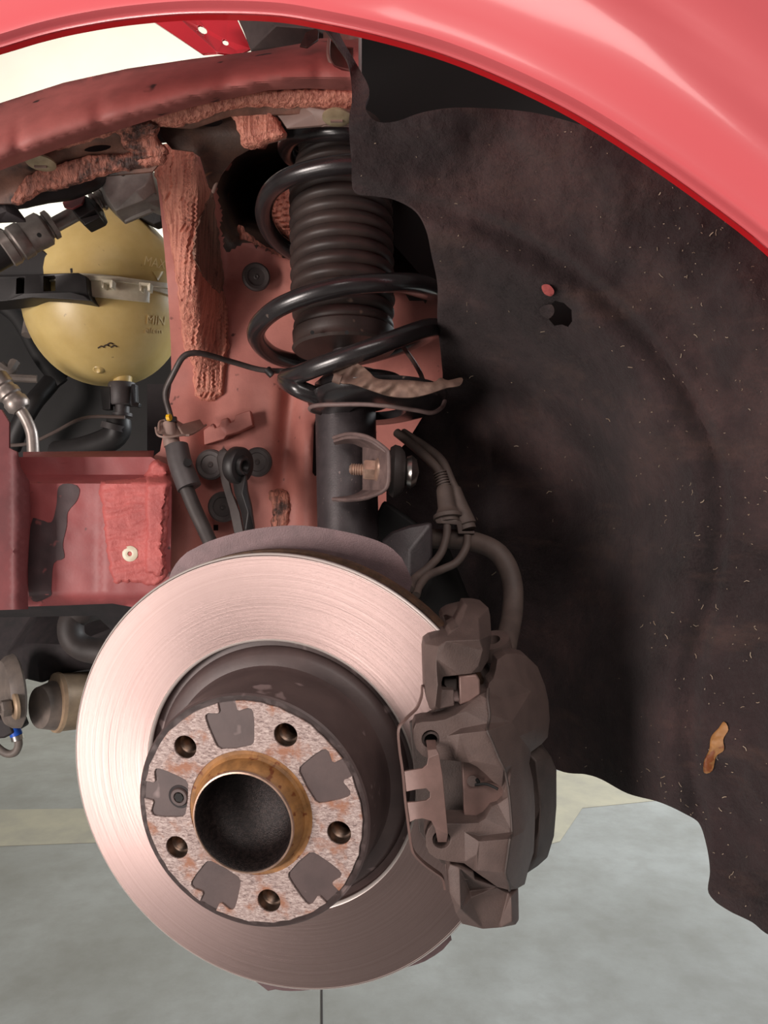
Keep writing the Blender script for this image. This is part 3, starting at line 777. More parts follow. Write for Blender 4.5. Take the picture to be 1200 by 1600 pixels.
# expansion tank
TD = 1.0; TX, TY = 165, 466; TR = 122 / FPX * TD; TH = 136 / FPX * TD
tank = thing('expansion_tank', P(TX, TY + 136, TD), 'yellowed round plastic expansion tank in the engine bay opening', 'tank')
prof = []
for k in range(33):
    a = -PI / 2 + PI * k / 32
    c = math.cos(a); s = math.sin(a)
    r = TR * (abs(c) ** 0.92); z = TH * s
    prof.append((max(r, 1e-4), z))
TM = Matrix.Translation(P(TX, TY, TD))
tsh = lathe('tank_shell', prof, TM, M['tank'], tank, seg=64)
lathe('seam_ring', [(TR * .985, -.004), (TR * 1.035, -.004), (TR * 1.035, .004), (TR * .985, .004)], Matrix.Translation(P(TX, TY, TD) + Vector((0, 0, -.004))), M['white'], tank, seg=64, closed=True)
def d_tank(x, y):
    x = np.asarray(x, float); y = np.asarray(y, float)
    tc = P(TX, TY, TD); d = np.full(x.shape, TD - TR)
    for _ in range(25):
        ox = (x - 600) / FPX * d - tc.x; oz = (800 - y) / FPX * d - (tc.z - CAMZ)
        rr = TR * np.sqrt(np.clip(1 - (oz / TH) ** 2, 0, 1)) ** 0.92
        d = 0.5 * d + 0.5 * (TD - np.sqrt(np.clip(rr ** 2 - ox ** 2, 1e-6, 1)))
    return d
# plate with two lugs on the seam
sheet('level_plate', [(138, 432), (185, 434), (234, 440), (232, 472), (185, 467), (138, 462)], lambda x, y: d_tank(x, y * 0 + 450) * 1.0 - .006, M['white'], tank, step=8, thick=.004, spl=False)
sheet('plate_rim', [(138, 430), (185, 432), (266, 443), (266, 450), (234, 446), (185, 439), (138, 437)], lambda x, y: d_tank(x, y * 0 + 450) - .010, M['white'], tank, step=6, thick=.006, spl=False)
for lx in (167, 226):
    ly = 434 + (lx - 138) * .08
    relief('lug', [(lx - 9, ly, .885 + (lx == 226) * .012), (lx + 9, ly + 1, .885 + (lx == 226) * .014), (lx + 8, ly + 13, .888 + (lx == 226) * .014), (lx + 4, ly + 13, .888 + (lx == 226) * .014), (lx + 4, ly + 5, .888 + (lx == 226) * .014), (lx - 5, ly + 5, .888 + (lx == 226) * .012), (lx - 5, ly + 13, .888 + (lx == 226) * .012), (lx - 8, ly + 13, .888 + (lx == 226) * .012)], back=.012, mat=M['white'], parent=tank, bev=.0004)
def text_on(name, s, cx, cy, hpx, surf, mat, parent, lift=.0012, sx=1.0, rot=0):
    cu = bpy.data.curves.new('t', 'FONT'); cu.body = s; cu.align_x = 'CENTER'; cu.align_y = 'CENTER'; cu.size = 1; cu.resolution_u = 3
    ob = bpy.data.objects.new('t', cu); COL.objects.link(ob)
    dg = bpy.context.evaluated_depsgraph_get()
    me = bpy.data.meshes.new_from_object(ob.evaluated_get(dg))
    V = np.array([v.co[:] for v in me.vertices]); Fc = [list(p.vertices) for p in me.polygons]
    bpy.data.objects.remove(ob); bpy.data.curves.remove(cu); bpy.data.meshes.remove(me)
    k = hpx / 0.7
    c, si = math.cos(rot), math.sin(rot)
    X = cx + (V[:, 0] * sx * c + V[:, 1] * si) * k; Y = cy - (V[:, 1] * c - V[:, 0] * sx * si) * k
    d = surf(X, Y)
    fr = PA(X, Y, d - lift); bk = PA(X, Y, d + .001)
    tr_ = []
    for f in Fc:
        for i in range(1, len(f) - 1): tr_.append((f[0], f[i], f[i + 1]))
    V2, F2 = close_back(fr, bk, tr_)
    return new(name, V2, F2, mat, parent, smooth=False)
text_on('max_mark', 'MAX', 242, 411, 15, d_tank, M['emboss'], tsh, sx=.75, rot=.2, lift=.0008)
text_on('min_mark', 'MIN', 244, 501, 14, d_tank, M['emboss'], tsh, sx=.85, rot=.1, lift=.0008)
text_on('small_mark', 'el/cm', 240, 517, 9, d_tank, M['emboss'], tsh, sx=1.0, lift=.0008)
sheet('arrow_mark', [(238, 424), (256, 424), (247, 438)], lambda x, y: d_tank(x, y) - .0012, M['tank'], tsh, step=6, thick=.002, spl=False)
lathe('dimple', [(.0, .0), (.002, .0005), (.004, .0018), (.006, .0006), (.008, -.002)][::-1], frame(P(152, 577, float(d_tank([152], [577])[0])), (-.1, -.7, -.7)), M['tank'], tsh, seg=20)
# soot scratches on the tank
for (sx_, sy_) in ((158, 542), (166, 540), (172, 537), (178, 541)):
    tube('scratch', [(sx_ - 5, sy_ + 2, float(d_tank([sx_ - 5], [sy_ + 2])[0]) - .0004), (sx_, sy_ - 1, float(d_tank([sx_], [sy_ - 1])[0]) - .0004), (sx_ + 5, sy_ + 1, float(d_tank([sx_ + 5], [sy_ + 1])[0]) - .0004)], .0008, M['soot_shade'], tsh, seg=6)
tube('tank_neck', [(192, 585, .985), (191, 604, .985)], .0115, M['tank'], tank, seg=20)
# tank outlet connector
con = thing('hose_connector', P(190, 620, .98), 'grey plastic quick connector below the tank outlet', 'connector')
V, F = tubemesh([P(191, 598, .985), P(191, 602, .985), P(190, 632, .985), P(190, 634, .985)], [.016, .0175, .0165, .015], 20)
new('connector_body', V, F, M['greyhose'], con)
relief('connector_lug', [(156, 606, .985), (172, 604, .97), (172, 640, .97), (160, 640, .98)], back=.012, mat=M['black'], parent=con, bev=.001)
relief('connector_tab', [(205, 600, .968), (212, 600, .972), (213, 628, .972), (218, 630, .972), (216, 636, .97), (204, 634, .968)], back=.01, mat=M['black'], parent=con, bev=.0008)
tube('nozzle', [(191, 632, .982), (191, 648, .982)], .009, M['greyhose'], con, seg=16)
tube('nozzle_flange', [(191, 646, .982), (191, 651, .982)], .0125, M['greyhose'], con, seg=16)
w = tube('thin_wire', [(195, 652, .962), (150, 651, .96), (120, 657, .955), (80, 678, .95), (40, 694, .95), (-20, 696, .95)], .0022, M['hose'], seg=8)
tag(w, 'thin grey wire sagging to the left under the tank', 'wire')

# tank bracket
tb = thing('tank_bracket', P(60, 470, .9), 'black ribbed plastic bracket clasping the left of the tank', 'bracket')
relief('bracket_wing', [(-120, 320, .93), (0, 356, .92), (30, 372, .915), (62, 388, .91), (112, 421, .90), (116, 432, .90), (-120, 440, .93)], back=.012, mat=M['black'], parent=tb, bev=.0015)
relief('bracket_band', [(-120, 432, .90), (60, 428, .885), (122, 426, .88), (135, 432, .882), (137, 458, .882), (142, 470, .88), (110, 466, .88), (60, 462, .882), (12, 470, .885), (-120, 480, .90)],
       [], [], back=.035, mat=M['black'], parent=tb, bev=.0012, holes=[[(q[0], q[1], .884) for q in ((26, 434), (38, 433), (37, 458), (25, 459))], [(q[0], q[1], .884) for q in ((68, 431), (86, 431), (86, 454), (68, 455))]])
relief('bracket_lip', [(8, 470, .876), (36, 458, .874), (110, 456, .872), (132, 462, .873), (142, 470, .873), (110, 468, .872), (50, 465, .874)], back=.01, mat=M['black'], parent=tb, bev=.0008)
tube('bracket_knob', [(112, 420, .9), (113, 427, .9)], .002, M['black'], tb, seg=8)

# air-conditioning pipe
ac = thing('coolant_pipe', P(90, 350, .82), 'grey metal pipe with crimped collar in front of the tank top', 'pipe')
def axis_lathe(name, a, b, prof, mat, parent, seg=28):
    A, B = P(*a), P(*b)
    V, F = lathemesh([(r, h * (B - A).length) for r, h in prof], seg)
    return new(name, V, F, mat, parent, M=frame(A, B - A))
axis_lathe('pipe', (70, 360, .80), (158, 312, .82), [(.0078, 0), (.0078, 1)], M['alu'], ac)
axis_lathe('crimp_collar', (6, 392, .785), (84, 349, .80), [(.0165, 0), (.0180, .02), (.0180, .16), (.0165, .18), (.0165, .22), (.0182, .25), (.0182, .42), (.0168, .45), (.0172, .62), (.0176, .66), (.0176, .80), (.0150, .84), (.0125, .86), (.0125, .89), (.0150, .90), (.0150, .98), (.012, 1)], M['alu'], ac)
axis_lathe('pipe_ferrule', (146, 318, .815), (168, 306, .82), [(.008, 0), (.011, .05), (.011, .2), (.0085, .28), (.0085, .36), (.0115, .42), (.0115, .6), (.009, .68), (.0115, .78), (.0115, 1)], M['alu'], ac)
axis_lathe('rubber_end', (-30, 412, .78), (10, 390, .786), [(.0155, 0), (.0155, 1)], M['black'], ac)
for k in range(7):
    a = k * 2 * PI / 7
tube('collar_hole', [(61, 367, .778), (61.5, 367.5, .776)], .0022, M['dark'], ac, seg=10)
fb = thing('valve_block', P(200, 300, .82), 'grey cast valve block above the tank beside the sealer column', 'valve')
relief('valve_body', [(152, 276, .798), (165, 268, .80), (214, 258, .80), (236, 262, .80), (244, 300, .80), (250, 312, .815), (250, 325, .82), (226, 315, .80), (181, 334, .80), (164, 318, .805)], [(170, 314, .79), (212, 298, .785), (226, 290, .79), (224, 313, .79), (181, 330, .79), (238, 270, .798)], [(0, 1), (1, 2), (0, 4), (1, 3), (2, 5)], back=.03, mat=M['greyblock'], parent=fb, bev=.001)
relief('block_slot', [(188, 266, .795), (194, 265, .795), (197, 272, .795), (193, 276, .795), (189, 274, .795)], back=.004, mat=M['dark'], parent=fb, bev=0)
pc = thing('pipe_clip', P(130, 330, .8), 'black and brown plastic clip gripping the grey pipe', 'clip')
relief('clip_body', [(108, 322, .80), (133, 305, .80), (150, 315, .80), (158, 336, .80), (155, 342, .80), (132, 353, .795), (124, 345, .795)], [(124, 340, .785), (150, 326, .785)], [(0, 1)], back=.02, mat=M['black'], parent=pc, bev=.001)
relief('clip_strap', [(97, 316, .80), (112, 310, .80), (133, 305, .80), (128, 318, .785), (112, 326, .785), (100, 324, .79)], back=.004, mat=M['rail_low'], parent=pc, bev=.0008)
relief('clip_tooth', [(124, 342, .788), (153, 334, .788), (156, 340, .788), (132, 352, .788), (130, 347, .788)], back=.012, mat=M['black'], parent=pc, bev=.0008)
lm = tube('wiring_loom', [(-10, 318, .74), (34, 306, .75), (70, 300, .76), (105, 294, .77), (140, 284, .78), (156, 276, .80)], [.009, .012, .011, .012, .010, .008], M['black'], seg=10)
tag(lm, 'black taped wiring loom under the flange above the pipe', 'wiring')
sk = relief('black_bracket_corner', [(-40, 290, .70), (2, 296, .69), (16, 312, .69), (37, 340, .69), (38, 345, .69), (0, 346, .70), (-40, 350, .70)], [(10, 330, .68)], back=.004, mat=M['tar'], bev=.0006)
sk.name = 'plastic_flap'
tag(sk, 'black torn plastic flap at the left edge under the flange', 'flap')
axb = relief('tank_cap_cover', [(200, 330, .96), (250, 318, .95), (252, 346, .95), (240, 350, .95), (220, 340, .96)], back=.02, mat=M['dark'], bev=.001)
tag(axb, 'black cover between the valve block and the tank top', 'cover')

# bent aluminium pipe at lower left
bp = thing('bent_pipe', P(40, 700, .9), 'bent aluminium pipe with ribbed collar left of the dark opening', 'pipe')
tube('pipe', [(22, 628, .90), (38, 650, .90), (48, 672, .90), (51, 690, .90), (52, 718, .90)], .0068, M['alu'], bp)
axis_lathe('ribbed_collar', (-8, 588, .895), (34, 640, .9), [(.012, 0), (.0135, .05), (.0135, .3), (.0118, .34), (.0118, .4), (.0138, .46), (.0138, .58), (.0120, .62), (.0120, .68), (.0140, .74), (.0140, .90), (.010, 1)], M['alu'], bp)
tube('pipe_foot', [(50, 716, .89), (66, 722, .9)], .0075, M['soot_shade'], bp)

# ---------------------------------------------------------------- brake pipe, hose with sleeve
bp2 = thing('brake_pipe', P(262, 650, .80), 'thin dusty brake pipe bent across the salmon sealer', 'pipe')
tube('pipe', [(470, 582, .82), (450, 580, .815), (409, 578, .812), (368, 567, .80), (321, 553.6, .775), (299, 552, .765), (285, 559, .762), (272, 582, .765), (260, 607, .772), (259, 622, .776), (263, 638, .78), (267, 653, .782)], .0030, M['pipe'], bp2, seg=12)
tube('pipe_nut', [(267, 652, .782), (268, 660, .782)], .0062, M['black'], bp2, seg=6)
tube('paint_dot', [(261.5, 652.5, .775), (266.5, 652, .774)], .0035, M['yellow'], bp2, seg=8)
tube('pipe_retainer', [(418, 578, .808), (424, 584, .806), (426, 586, .806)], .0045, M['black'], bp2, seg=10)
bh = thing('flexible_hose', P(330, 840, .78), 'black flexible hose with grey sleeve hanging from the pipe bracket', 'hose')
tube('hose_end', [(264, 660, .782), (269, 694, .778)], .0062, M['taupe'], bh, seg=14)
tube('hose_collar', [(267, 684, .778), (269, 697, .777)], .0082, M['taupe'], bh, seg=14)
tube('grey_sleeve', [(276, 697, .775), (282, 725, .77), (296, 762, .765)], [.0115, .0118, .0122], M['greyhose'], bh, seg=20)
tube('sleeve_eye', [(293, 722, .758), (293.2, 722.5, .7565)], .004, M['black'], bh, seg=14)
tube('hose', [(290, 760, .765), (303, 792, .765), (316, 820, .765), (330, 850, .76), (350, 890, .75)], .0072, M['rubber'], bh, seg=14)

# loop-ended arm
arm = thing('control_arm', P(380, 830, .77), 'black loop-ended link arm with rubber bushing in front of the plugs', 'arm')
MA = frame(P(372, 727, .765), (.88, -.46, -.12))
lathe('eye_ring', [(.0105, -.006), (.0172, -.006), (.0185, -.004), (.0185, .004), (.0172, .006), (.0105, .006)], MA, M['black'], arm, seg=36, closed=True)
lathe('rubber_bushing', [(.0, .003), (.004, .004), (.006, .0085), (.0085, .009), (.0115, .005), (.0115, -.006), (0, -.006)][::-1], MA, M['black'], arm, seg=30)
relief('arm_blade', [(338, 716, .785), (342, 704, .785), (350, 700, .785), (356, 706, .78), (353, 730, .78), (362, 770, .772), (374, 800, .768), (381, 834, .765), (366, 834, .768), (358, 795, .776), (346, 755, .782)], back=.006, mat=M['rubber'], parent=arm, bev=.001)
relief('arm_shank', [(362, 742, .772), (384, 742, .762), (386, 766, .762), (392, 790, .762), (397, 826, .762), (390, 832, .762), (382, 834, .762), (376, 800, .766), (366, 770, .768)], [(378, 770, .756), (388, 800, .757), (384, 826, .758)], [(0, 1), (1, 2)], back=.008, mat=M['black'], parent=arm, bev=.001)

# ---------------------------------------------------------------- strut
SA, SB = P(530, 190, .757), P(545, 880, .715)
def sax(y):
    t = (y - 190) / 690.
    x = 530 + 15 * t; d = .757 - .042 * t
    return P(x, y, d)
strut = thing('strut', sax(840), 'black dusty strut tube with a welded bracket and spring seat above the disc', 'strut')
tube('strut_tube', [sax(600), sax(700), sax(800), sax(900)], .0287, M['tube'], strut, seg=40, smooth=False, world_pts=True)
ax = (SA - SB).normalized()
MS = frame(P(590, 634, .705), ax + Vector((-.02, .06, 0)))
lathe('spring_seat', [(.026, -.006), (.045, -.006), (.058, -.002), (.0635, .004), (.0645, .007), (.0615, .008), (.055, .003), (.030, .003)], MS, M['spring_matte'], strut, seg=56, closed=True)
lathe('seat_cup', [(.034, .0), (.0365, .004), (.0365, .014), (.034, .019), (.028, .022), (.026, .03)], frame(P(550, 634, .71), ax), M['plug'], strut, seg=40)
lathe('seat_ring', [(.036, .012), (.041, .015), (.042, .020), (.038, .024), (.034, .022)], frame(P(565, 634, .705), ax), M['spring_matte'], strut, seg=40, closed=True)
tube('seat_rim', [(500, 646, .688), (486, 641, .672), (486, 636, .664), (500, 633, .654), (530, 632, .644), (570, 632, .639), (610, 635, .638), (650, 641, .645), (675, 645, .655), (690, 637, .67), (695, 627, .685)], .0019, M['bracket'], strut, seg=10)
tube('piston_rod', [sax(200), sax(610)], 0.011, M['tube'], strut, seg=20, smooth=False, world_pts=True)
# welded bracket: web and two flanges
WB = [(566, 690, .694), (602, 702, .640), (606, 712, .636), (606, 752, .636), (598, 766, .640), (566, 776, .694)]
def plate(name, pts, th, mat, parent, bev=.0005):
    A = [P(*p) for p in pts]
    n = (A[1] - A[0]).cross(A[-1] - A[0]).normalized()
    V = A + [a + n * th for a in A]; k = len(A)
    F = [tuple(range(k))[::-1], tuple(range(k, 2 * k))] + [(i, (i + 1) % k, (i + 1) % k + k, i + k) for i in range(k)]
    o = new(name, V, F, mat, parent)
    if bev: bevel(o, bev)
    return o
br = plate('bracket_web', WB, .003, M['bracket'], strut)
def strip3(name, a, b, mat, parent, th=.003):
    """flange between two pixel polylines"""
    A = [P(*p) for p in catmull(a, n=5)]; B = [P(*p) for p in catmull(b, n=5)]
    n = len(A); V = A + B + [p + Vector((0, 0, -th)) for p in A] + [p + Vector((0, 0, -th)) for p in B]
    F = []
    for i in range(n - 1):
        F += [(i, i + 1, n + i + 1, n + i), (2 * n + i, 3 * n + i, 3 * n + i + 1, 2 * n + i + 1), (i, 2 * n + i, 2 * n + i + 1, i + 1), (n + i, n + i + 1, 3 * n + i + 1, 3 * n + i)]
    F += [(0, n, 3 * n, 2 * n), (n - 1, 3 * n - 1, 4 * n - 1, 2 * n - 1)]
    return new(name, V, F, mat, parent)
strip3('bracket_flange', [(521, 686, .690), (545, 680, .672), (575, 684, .652), (604, 703, .640)], [(523, 690, .698), (548, 688, .698), (560, 692, .698), (570, 696, .697)], M['bracket'], strut)
strip3('bracket_flange', [(519, 778, .690), (545, 779, .676), (575, 775, .655), (600, 764, .640)], [(523, 776, .698), (548, 772, .698), (560, 768, .698), (570, 762, .697)], M['bracket'], strut)
tube('bracket_rim', [(521, 684, .688), (545, 678, .67), (575, 683, .65), (602, 701, .638), (607, 712, .634), (607, 752, .634), (599, 767, .638), (574, 777, .653), (545, 781, .674), (520, 780, .688)], .0017, M['bracket'], strut, seg=8, n=5)
# dust boot
boot = thing('dust_boot', sax(545), 'brown-black ribbed bellows boot around the strut rod', 'bellows')
Lb = (sax(225) - sax(520)).length; Mb = frame(sax(520), sax(225) - sax(520))
pr = []; NR = 15
for i in range(NR):
    for k in range(7):
        t = k / 7
        R = .0505 - .010 * sm(11.5, 14.5, i + t) - .0025 * sm(3, 0, i + t)
        pr.append((float(R - .0048 * (1 - math.sin(PI * (t ** .75)) ** .7)), (i + t) / NR * Lb))
pr.append((.036, Lb)); 
lathe('bellows', pr, Mb, M['boot'], boot, seg=56, ang=80)
Lc = (sax(516) - sax(548)).length
pr2 = [(.030, 0), (.0475, .0), (.0497, .12 * Lc), (.048, .3 * Lc), (.0488, .45 * Lc), (.0492, .85 * Lc), (.046, Lc)]
lathe('boot_collar', pr2, frame(sax(548), sax(225) - sax(548)), M['boot'], boot, seg=48)
for (hx, hy) in ((488, 519.5), (542, 519.5)):
    tube('vent_hole', [(hx, hy, .668), (hx, hy, .664)] if hx > 520 else [(hx, hy, .682), (hx, hy, .678)], .0018, M['dark'], boot, seg=10, smooth=False)
lathe('boot_top', [(.040, 0), (.043, .004), (.043, .014), (.036, .018)], frame(sax(226), sax(190) - sax(226)), M['boot'], boot, seg=40)
# coil spring
sp = [(520, 626, .70), (492, 618, .683), (462, 605, .68), (447, 592, .70), (470, 584, .672), (500, 572, .655), (560, 551, .643), (620, 529, .652), (662, 514, .68), (680, 512, .71), (672, 520, .755), (630, 540, .79), (555, 560, .80), (480, 566, .785), (432, 557, .755), (405, 536, .72), (402, 512, .69), (430, 484, .663), (480, 462, .647), (540, 447, .642), (600, 442, .652), (648, 442, .68), (676, 450, .715), (672, 456, .76), (630, 445, .80), (550, 425, .82), (490, 408, .81), (450, 390, .79), (424, 366, .765), (412, 335, .737), (420, 303, .708), (446, 280, .683), (492, 264, .667), (550, 256, .66), (610, 262, .67), (645, 276, .70), (650, 286, .74), (610, 288, .79), (545, 276, .82), (485, 260, .805), (456, 246, .775), (447, 230, .745), (458, 213, .715), (490, 207, .695), (540, 205, .685), (590, 210, .70)]
cs = tube('coil_spring', sp, .0083, M['spring_matte'], seg=16, n=7)
tag(cs, 'black coil spring winding around the ribbed bellows', 'spring')
# torn rubber pad
def d_pad(x, y): return .637 - .03 * np.sin(np.clip((x - 520) / 200., 0, 1) * PI) * .5 + .010 * np.sin(x / 7. + y / 6.) * sm(660, 560, x) * .5 + .004 * vn(x / 9., y / 9., 4) + .02 * sm(606, 575, y)
pad = sheet('spring_pad', [(520, 583), (528, 576), (540, 572), (556, 568), (566, 572), (578, 582), (592, 592), (640, 594), (676, 597), (688, 590), (700, 594), (722, 590), (719, 602), (698, 606), (668, 616), (640, 621), (612, 619), (590, 613), (570, 606), (550, 600), (532, 598)], d_pad, M['torn'], step=4, thick=.004)
tag(pad, 'torn brown rubber spring pad hanging out under the lowest coil', 'rubber pad')
pb = tube('pad_peg', [(521, 590, .640), (533, 594, .640)], .004, M['torn'], seg=12)
pb.parent = pad; pb.location = pb.location - pad.location
wr = tube('sensor_wire', [(612, 520, .80), (640, 556, .76), (655, 580, .72), (662, 598, .70)], .0022, M['hose'], seg=8)
tag(wr, 'thin dark wire dropping behind the torn spring pad', 'wire')

# stabilizer link joint: stud, nut, boot, ball housing
lk = thing('stabilizer_link', P(622, 738, .65), 'stabilizer link ball joint with dusty boot right of the strut bracket', 'ball joint')
J0, J1 = P(546, 733, .664), P(655, 738, .664)
jd = (J1 - J0).normalized()
def jl(name, x0, x1, prof, mat, seg=28):
    A = J0.lerp(J1, (x0 - 546) / 109.); B = J0.lerp(J1, (x1 - 546) / 109.)
    V, F = lathemesh([(r, h * (B - A).length) for r, h in prof], seg)
    return new(name, V, F, mat, lk, M=frame(A, B - A))
th = [(0.0, 0), (.003, .0), (.0040, .06)]
for k in range(9): th += [(.0052, .1 + k * .1), (.0044, .15 + k * .1)]
jl('stud', 546, 582, th, M['zinc'])
jl('nut', 568, 588, [(.0, 0), (.0085, 0), (.0095, .12), (.0095, 1), (0, 1)], M['zinc'], seg=6)
jl('nut_flange', 586, 594, [(.009, 0), (.0135, .5), (.0135, 1), (0, 1)], M['zinc'])
jl('link_boot', 606, 634, [(.012, 0), (.0205, .10), (.023, .35), (.022, .65), (.017, .9), (.010, 1)], M['rubber'])
jl('ball_housing', 632, 655, [(.008, 0), (.013, .15), (.0145, .45), (.011, .8), (.0, 1)], M['steel'])

# ---------------------------------------------------------------- wheel brake: shield, disc, hub
def pd(x, y, off):
    """picture point on the plane parallel to the disc at axial offset off"""
    d = Vector(((x - 600) / FPX, 1, (800 - y) / FPX)); c = DC + nrm * off - Vector((0, 0, CAMZ))
    t = c.dot(nrm) / d.dot(nrm)
    return t
def dplane(off):
    c = DC + nrm * off - Vector((0, 0, CAMZ)); k = c.dot(nrm)
    return lambda x, y: k / ((np.asarray(x, float) - 600) / FPX * nrm.x + nrm.y + (800 - np.asarray(y, float)) / FPX * nrm.z)
sh = thing('dust_shield', P(470, 830, .6), 'brown-grey sheet metal dust shield peeking out above the disc', 'shield')
so = [(255, 1000), (262, 910), (282, 872), (305, 856), (340, 841), (400, 826), (470, 821), (540, 831), (590, 845), (614, 858), (628, 872), (636, 888), (642, 902), (640, 925), (600, 1000), (650, 1200), (700, 1440), (704, 1470), (692, 1484), (664, 1502), (640, 1510), (600, 1522), (540, 1538), (470, 1548), (430, 1546), (400, 1534), (300, 1400)]
sheet('shield_plate', so, lambda x, y: dplane(-.037)(x, y) + .012 * sm(1400, 1500, y) * 0, M['shield'], sh, step=14, thick=.0015)
disc = thing('brake_disc', MD @ Vector((0, 0, HOFF)), 'large bright brushed steel brake disc with a brown hat', 'brake disc')
R0, RI = .162, .100
lathe('friction_face', [(RI, -.0015), (RI + .0015, 0), (R0 - .0018, 0), (R0 - .0002, -.0012), (R0, -.0022), (R0 - .0005, -.0075), (RI, -.0075)], MD, M['disc'], disc, seg=160, closed=True, ang=25)
lathe('bright_rim', [(R0 - .0022, .0001), (R0 - .0004, -.0009), (R0 + .0002, -.0020), (R0 - .0002, -.0032), (R0 - .003, -.002)], MD, M['rim'], disc, seg=160, closed=True, ang=80)
lathe('bright_inner_rim', [(RI - .0006, -.0022), (RI - .0002, -.0006), (RI + .0012, .0001), (RI + .002, -.0010)], MD, M['rim'], disc, seg=120, closed=True, ang=80)
lathe('inner_plate', [(RI, -.0165), (R0, -.0165), (R0, -.024), (RI, -.024)], MD, M['edge'], disc, seg=96, closed=True)
lathe('vent_core', [(RI, -.0075), (R0 - .0025, -.0075), (R0 - .0025, -.0165), (RI, -.0165)], MD, M['edge'], disc, seg=96, closed=True)
lathe('hat_wall', [(.0745, HOFF), (.0782, HOFF), (.0794, HOFF - .0012), (.0796, HOFF - .010), (.0800, HOFF - .011), (.0808, .008), (.0830, .003), (.0900, .0012), (.0925, -.001), (.0950, -.006), (.0950, -.009), (.0745, -.009)], MD, M['hat'], disc, seg=120, closed=True, ang=30)
lathe('neck_ring', [(.0945, -.009), (.1005, -.009), (.1005, -.0075), (.0945, -.0062)], MD, M['hat'], disc, seg=96, closed=True)
# hat face with five bolt holes, and the worn raised land
def poly2(name, outline, holes, h0, h1, mat, parent, bev=0):
    pts = list(outline); E = [(i, (i + 1) % len(outline)) for i in range(len(outline))]
    for hh in holes:
        b = len(pts); pts += hh; E += [(b + i, b + (i + 1) % len(hh)) for i in range(len(hh))]
    S = 1000.
    v2, tris, _ = cdt_mesh([(p[0] * S, p[1] * S) for p in pts], E, [(p[0] * S, p[1] * S) for p in outline], [[(p[0] * S, p[1] * S) for p in hh] for hh in holes])
    v2 = v2 / S
    fr = np.c_[v2, np.full(len(v2), h1)]; bk = np.c_[v2, np.full(len(v2), h0)]
    V, F = close_back(fr, bk, tris)
    o = new(name, V, F, mat, parent, M=MD, ang=30)
    m = bmesh.new(); m.from_mesh(o.data); bmesh.ops.dissolve_limit(m, angle_limit=.02, verts=m.verts, edges=m.edges); m.to_mesh(o.data); m.free()
    if bev: bevel(o, bev, 2, 40)
    return o
def circ(cx, cy, r, n): return [(cx + r * math.cos(2 * PI * k / n), cy + r * math.sin(2 * PI * k / n)) for k in range(n)]
BA = [PH - k * 2 * PI / 5 for k in range(5)]
bolts = [circ(.06 * math.cos(a), .06 * math.sin(a), .0078, 24) for a in BA]
poly2('hat_face', circ(0, 0, .0782, 120), bolts + [circ(0, 0, .0398, 60)], HOFF - .006, HOFF, M['hat'], disc)
LR = .0748
pk = [(-.0062, LR), (-.0062, .0690), (-.0075, .0678), (-.0138, .0690), (-.0162, .0680), (-.0168, .0655), (-.0160, .0590), (-.0140, .0500), (-.0128, .0462), (-.0105, .0445), (0, .0438), (.0105, .0445), (.0128, .0462), (.0140, .0500), (.0160, .0590), (.0168, .0655), (.0162, .0680), (.0138, .0690), (.0075, .0678), (.0062, .0690), (.0062, LR)]
land = []
for k in range(5):
    a = BA[k] - PI / 5      # pocket direction, going clockwise
    ca, sa = math.cos(a), math.sin(a)
    # local pocket coords: x tangential (positive = counter-clockwise -> left), y radial ; go clockwise so from +ccw side to -ccw side
    for (tx, ry) in pk:
        t = tx * (1 + .05 * math.sin(3 * k))
        land.append((ry * ca + t * sa, ry * sa - t * ca))
    a0 = math.atan2(land[-1][1], land[-1][0])
    nxt = BA[(k + 1) % 5] - PI / 5
    a1 = nxt + .0062 / LR
    while a1 > a0: a1 -= 2 * PI
    while a0 - a1 > 2 * PI: a1 += 2 * PI
    for j in range(1, 14):
        b = a0 + (a1 - a0) * j / 14
        rr = LR + random.uniform(-.0006, .0004)
        land.append((rr * math.cos(b), rr * math.sin(b)))
# the pocket's first point must be on its counter-clockwise side when walking clockwise
lr = []
for k in range(5):
    blk = land[k * (len(pk) + 13):(k + 1) * (len(pk) + 13)]
    lr.append(blk)
land2 = []
for k in range(5):
    a = BA[k] - PI / 5
    ca, sa = math.cos(a), math.sin(a)
    for (tx, ry) in pk:
        # clockwise direction tangent = (sin a, -cos a); walk from -tx (ccw side) to +tx (cw side)
        land2.append((ry * ca + tx * sa, ry * sa - tx * ca))
    land2 += lr[k][len(pk):]
poly2('worn_land', land2, bolts + [circ(0, 0, .0420, 60)], HOFF - .001, HOFF + .0012, M['land'], disc, bev=.0003)
poly2('rust_ring', circ(0, 0, .0424, 60), [circ(0, 0, .0390, 60)], HOFF - .001, HOFF + .0008, M['rust'], disc)
# hub
hub = thing('wheel_hub', MD @ Vector((0, 0, .02)), 'rusty wheel hub nose with dark greasy cup at the disc centre', 'hub')
lathe('hub_nose', [(.0395, HOFF - .006), (.0393, HOFF + .001), (.0375, HOFF + .0025), (.0372, HOFF + .006), (.0360, HOFF + .0085), (.0338, HOFF + .0125), (.0328, HOFF + .0130), (.0322, HOFF + .0120), (.0318, HOFF + .004), (.0318, HOFF - .006)], MD, M['rust'], hub, seg=80, caps=False)
cupp = [(.0338, HOFF + .0131), (.0326, HOFF + .0140), (.0314, HOFF + .0125), (.0306, HOFF + .004), (.0300, HOFF + .000)]
for k in range(1, 12):
    a = k / 12 * PI / 2
    cupp.append((.0300 * math.cos(a) + .0, HOFF - .020 * math.sin(a)))
cupp.append((0.0, HOFF - .020))
lathe('grease_cup', cupp, MD, M['cup'], hub, seg=64, ang=60, caps=False)
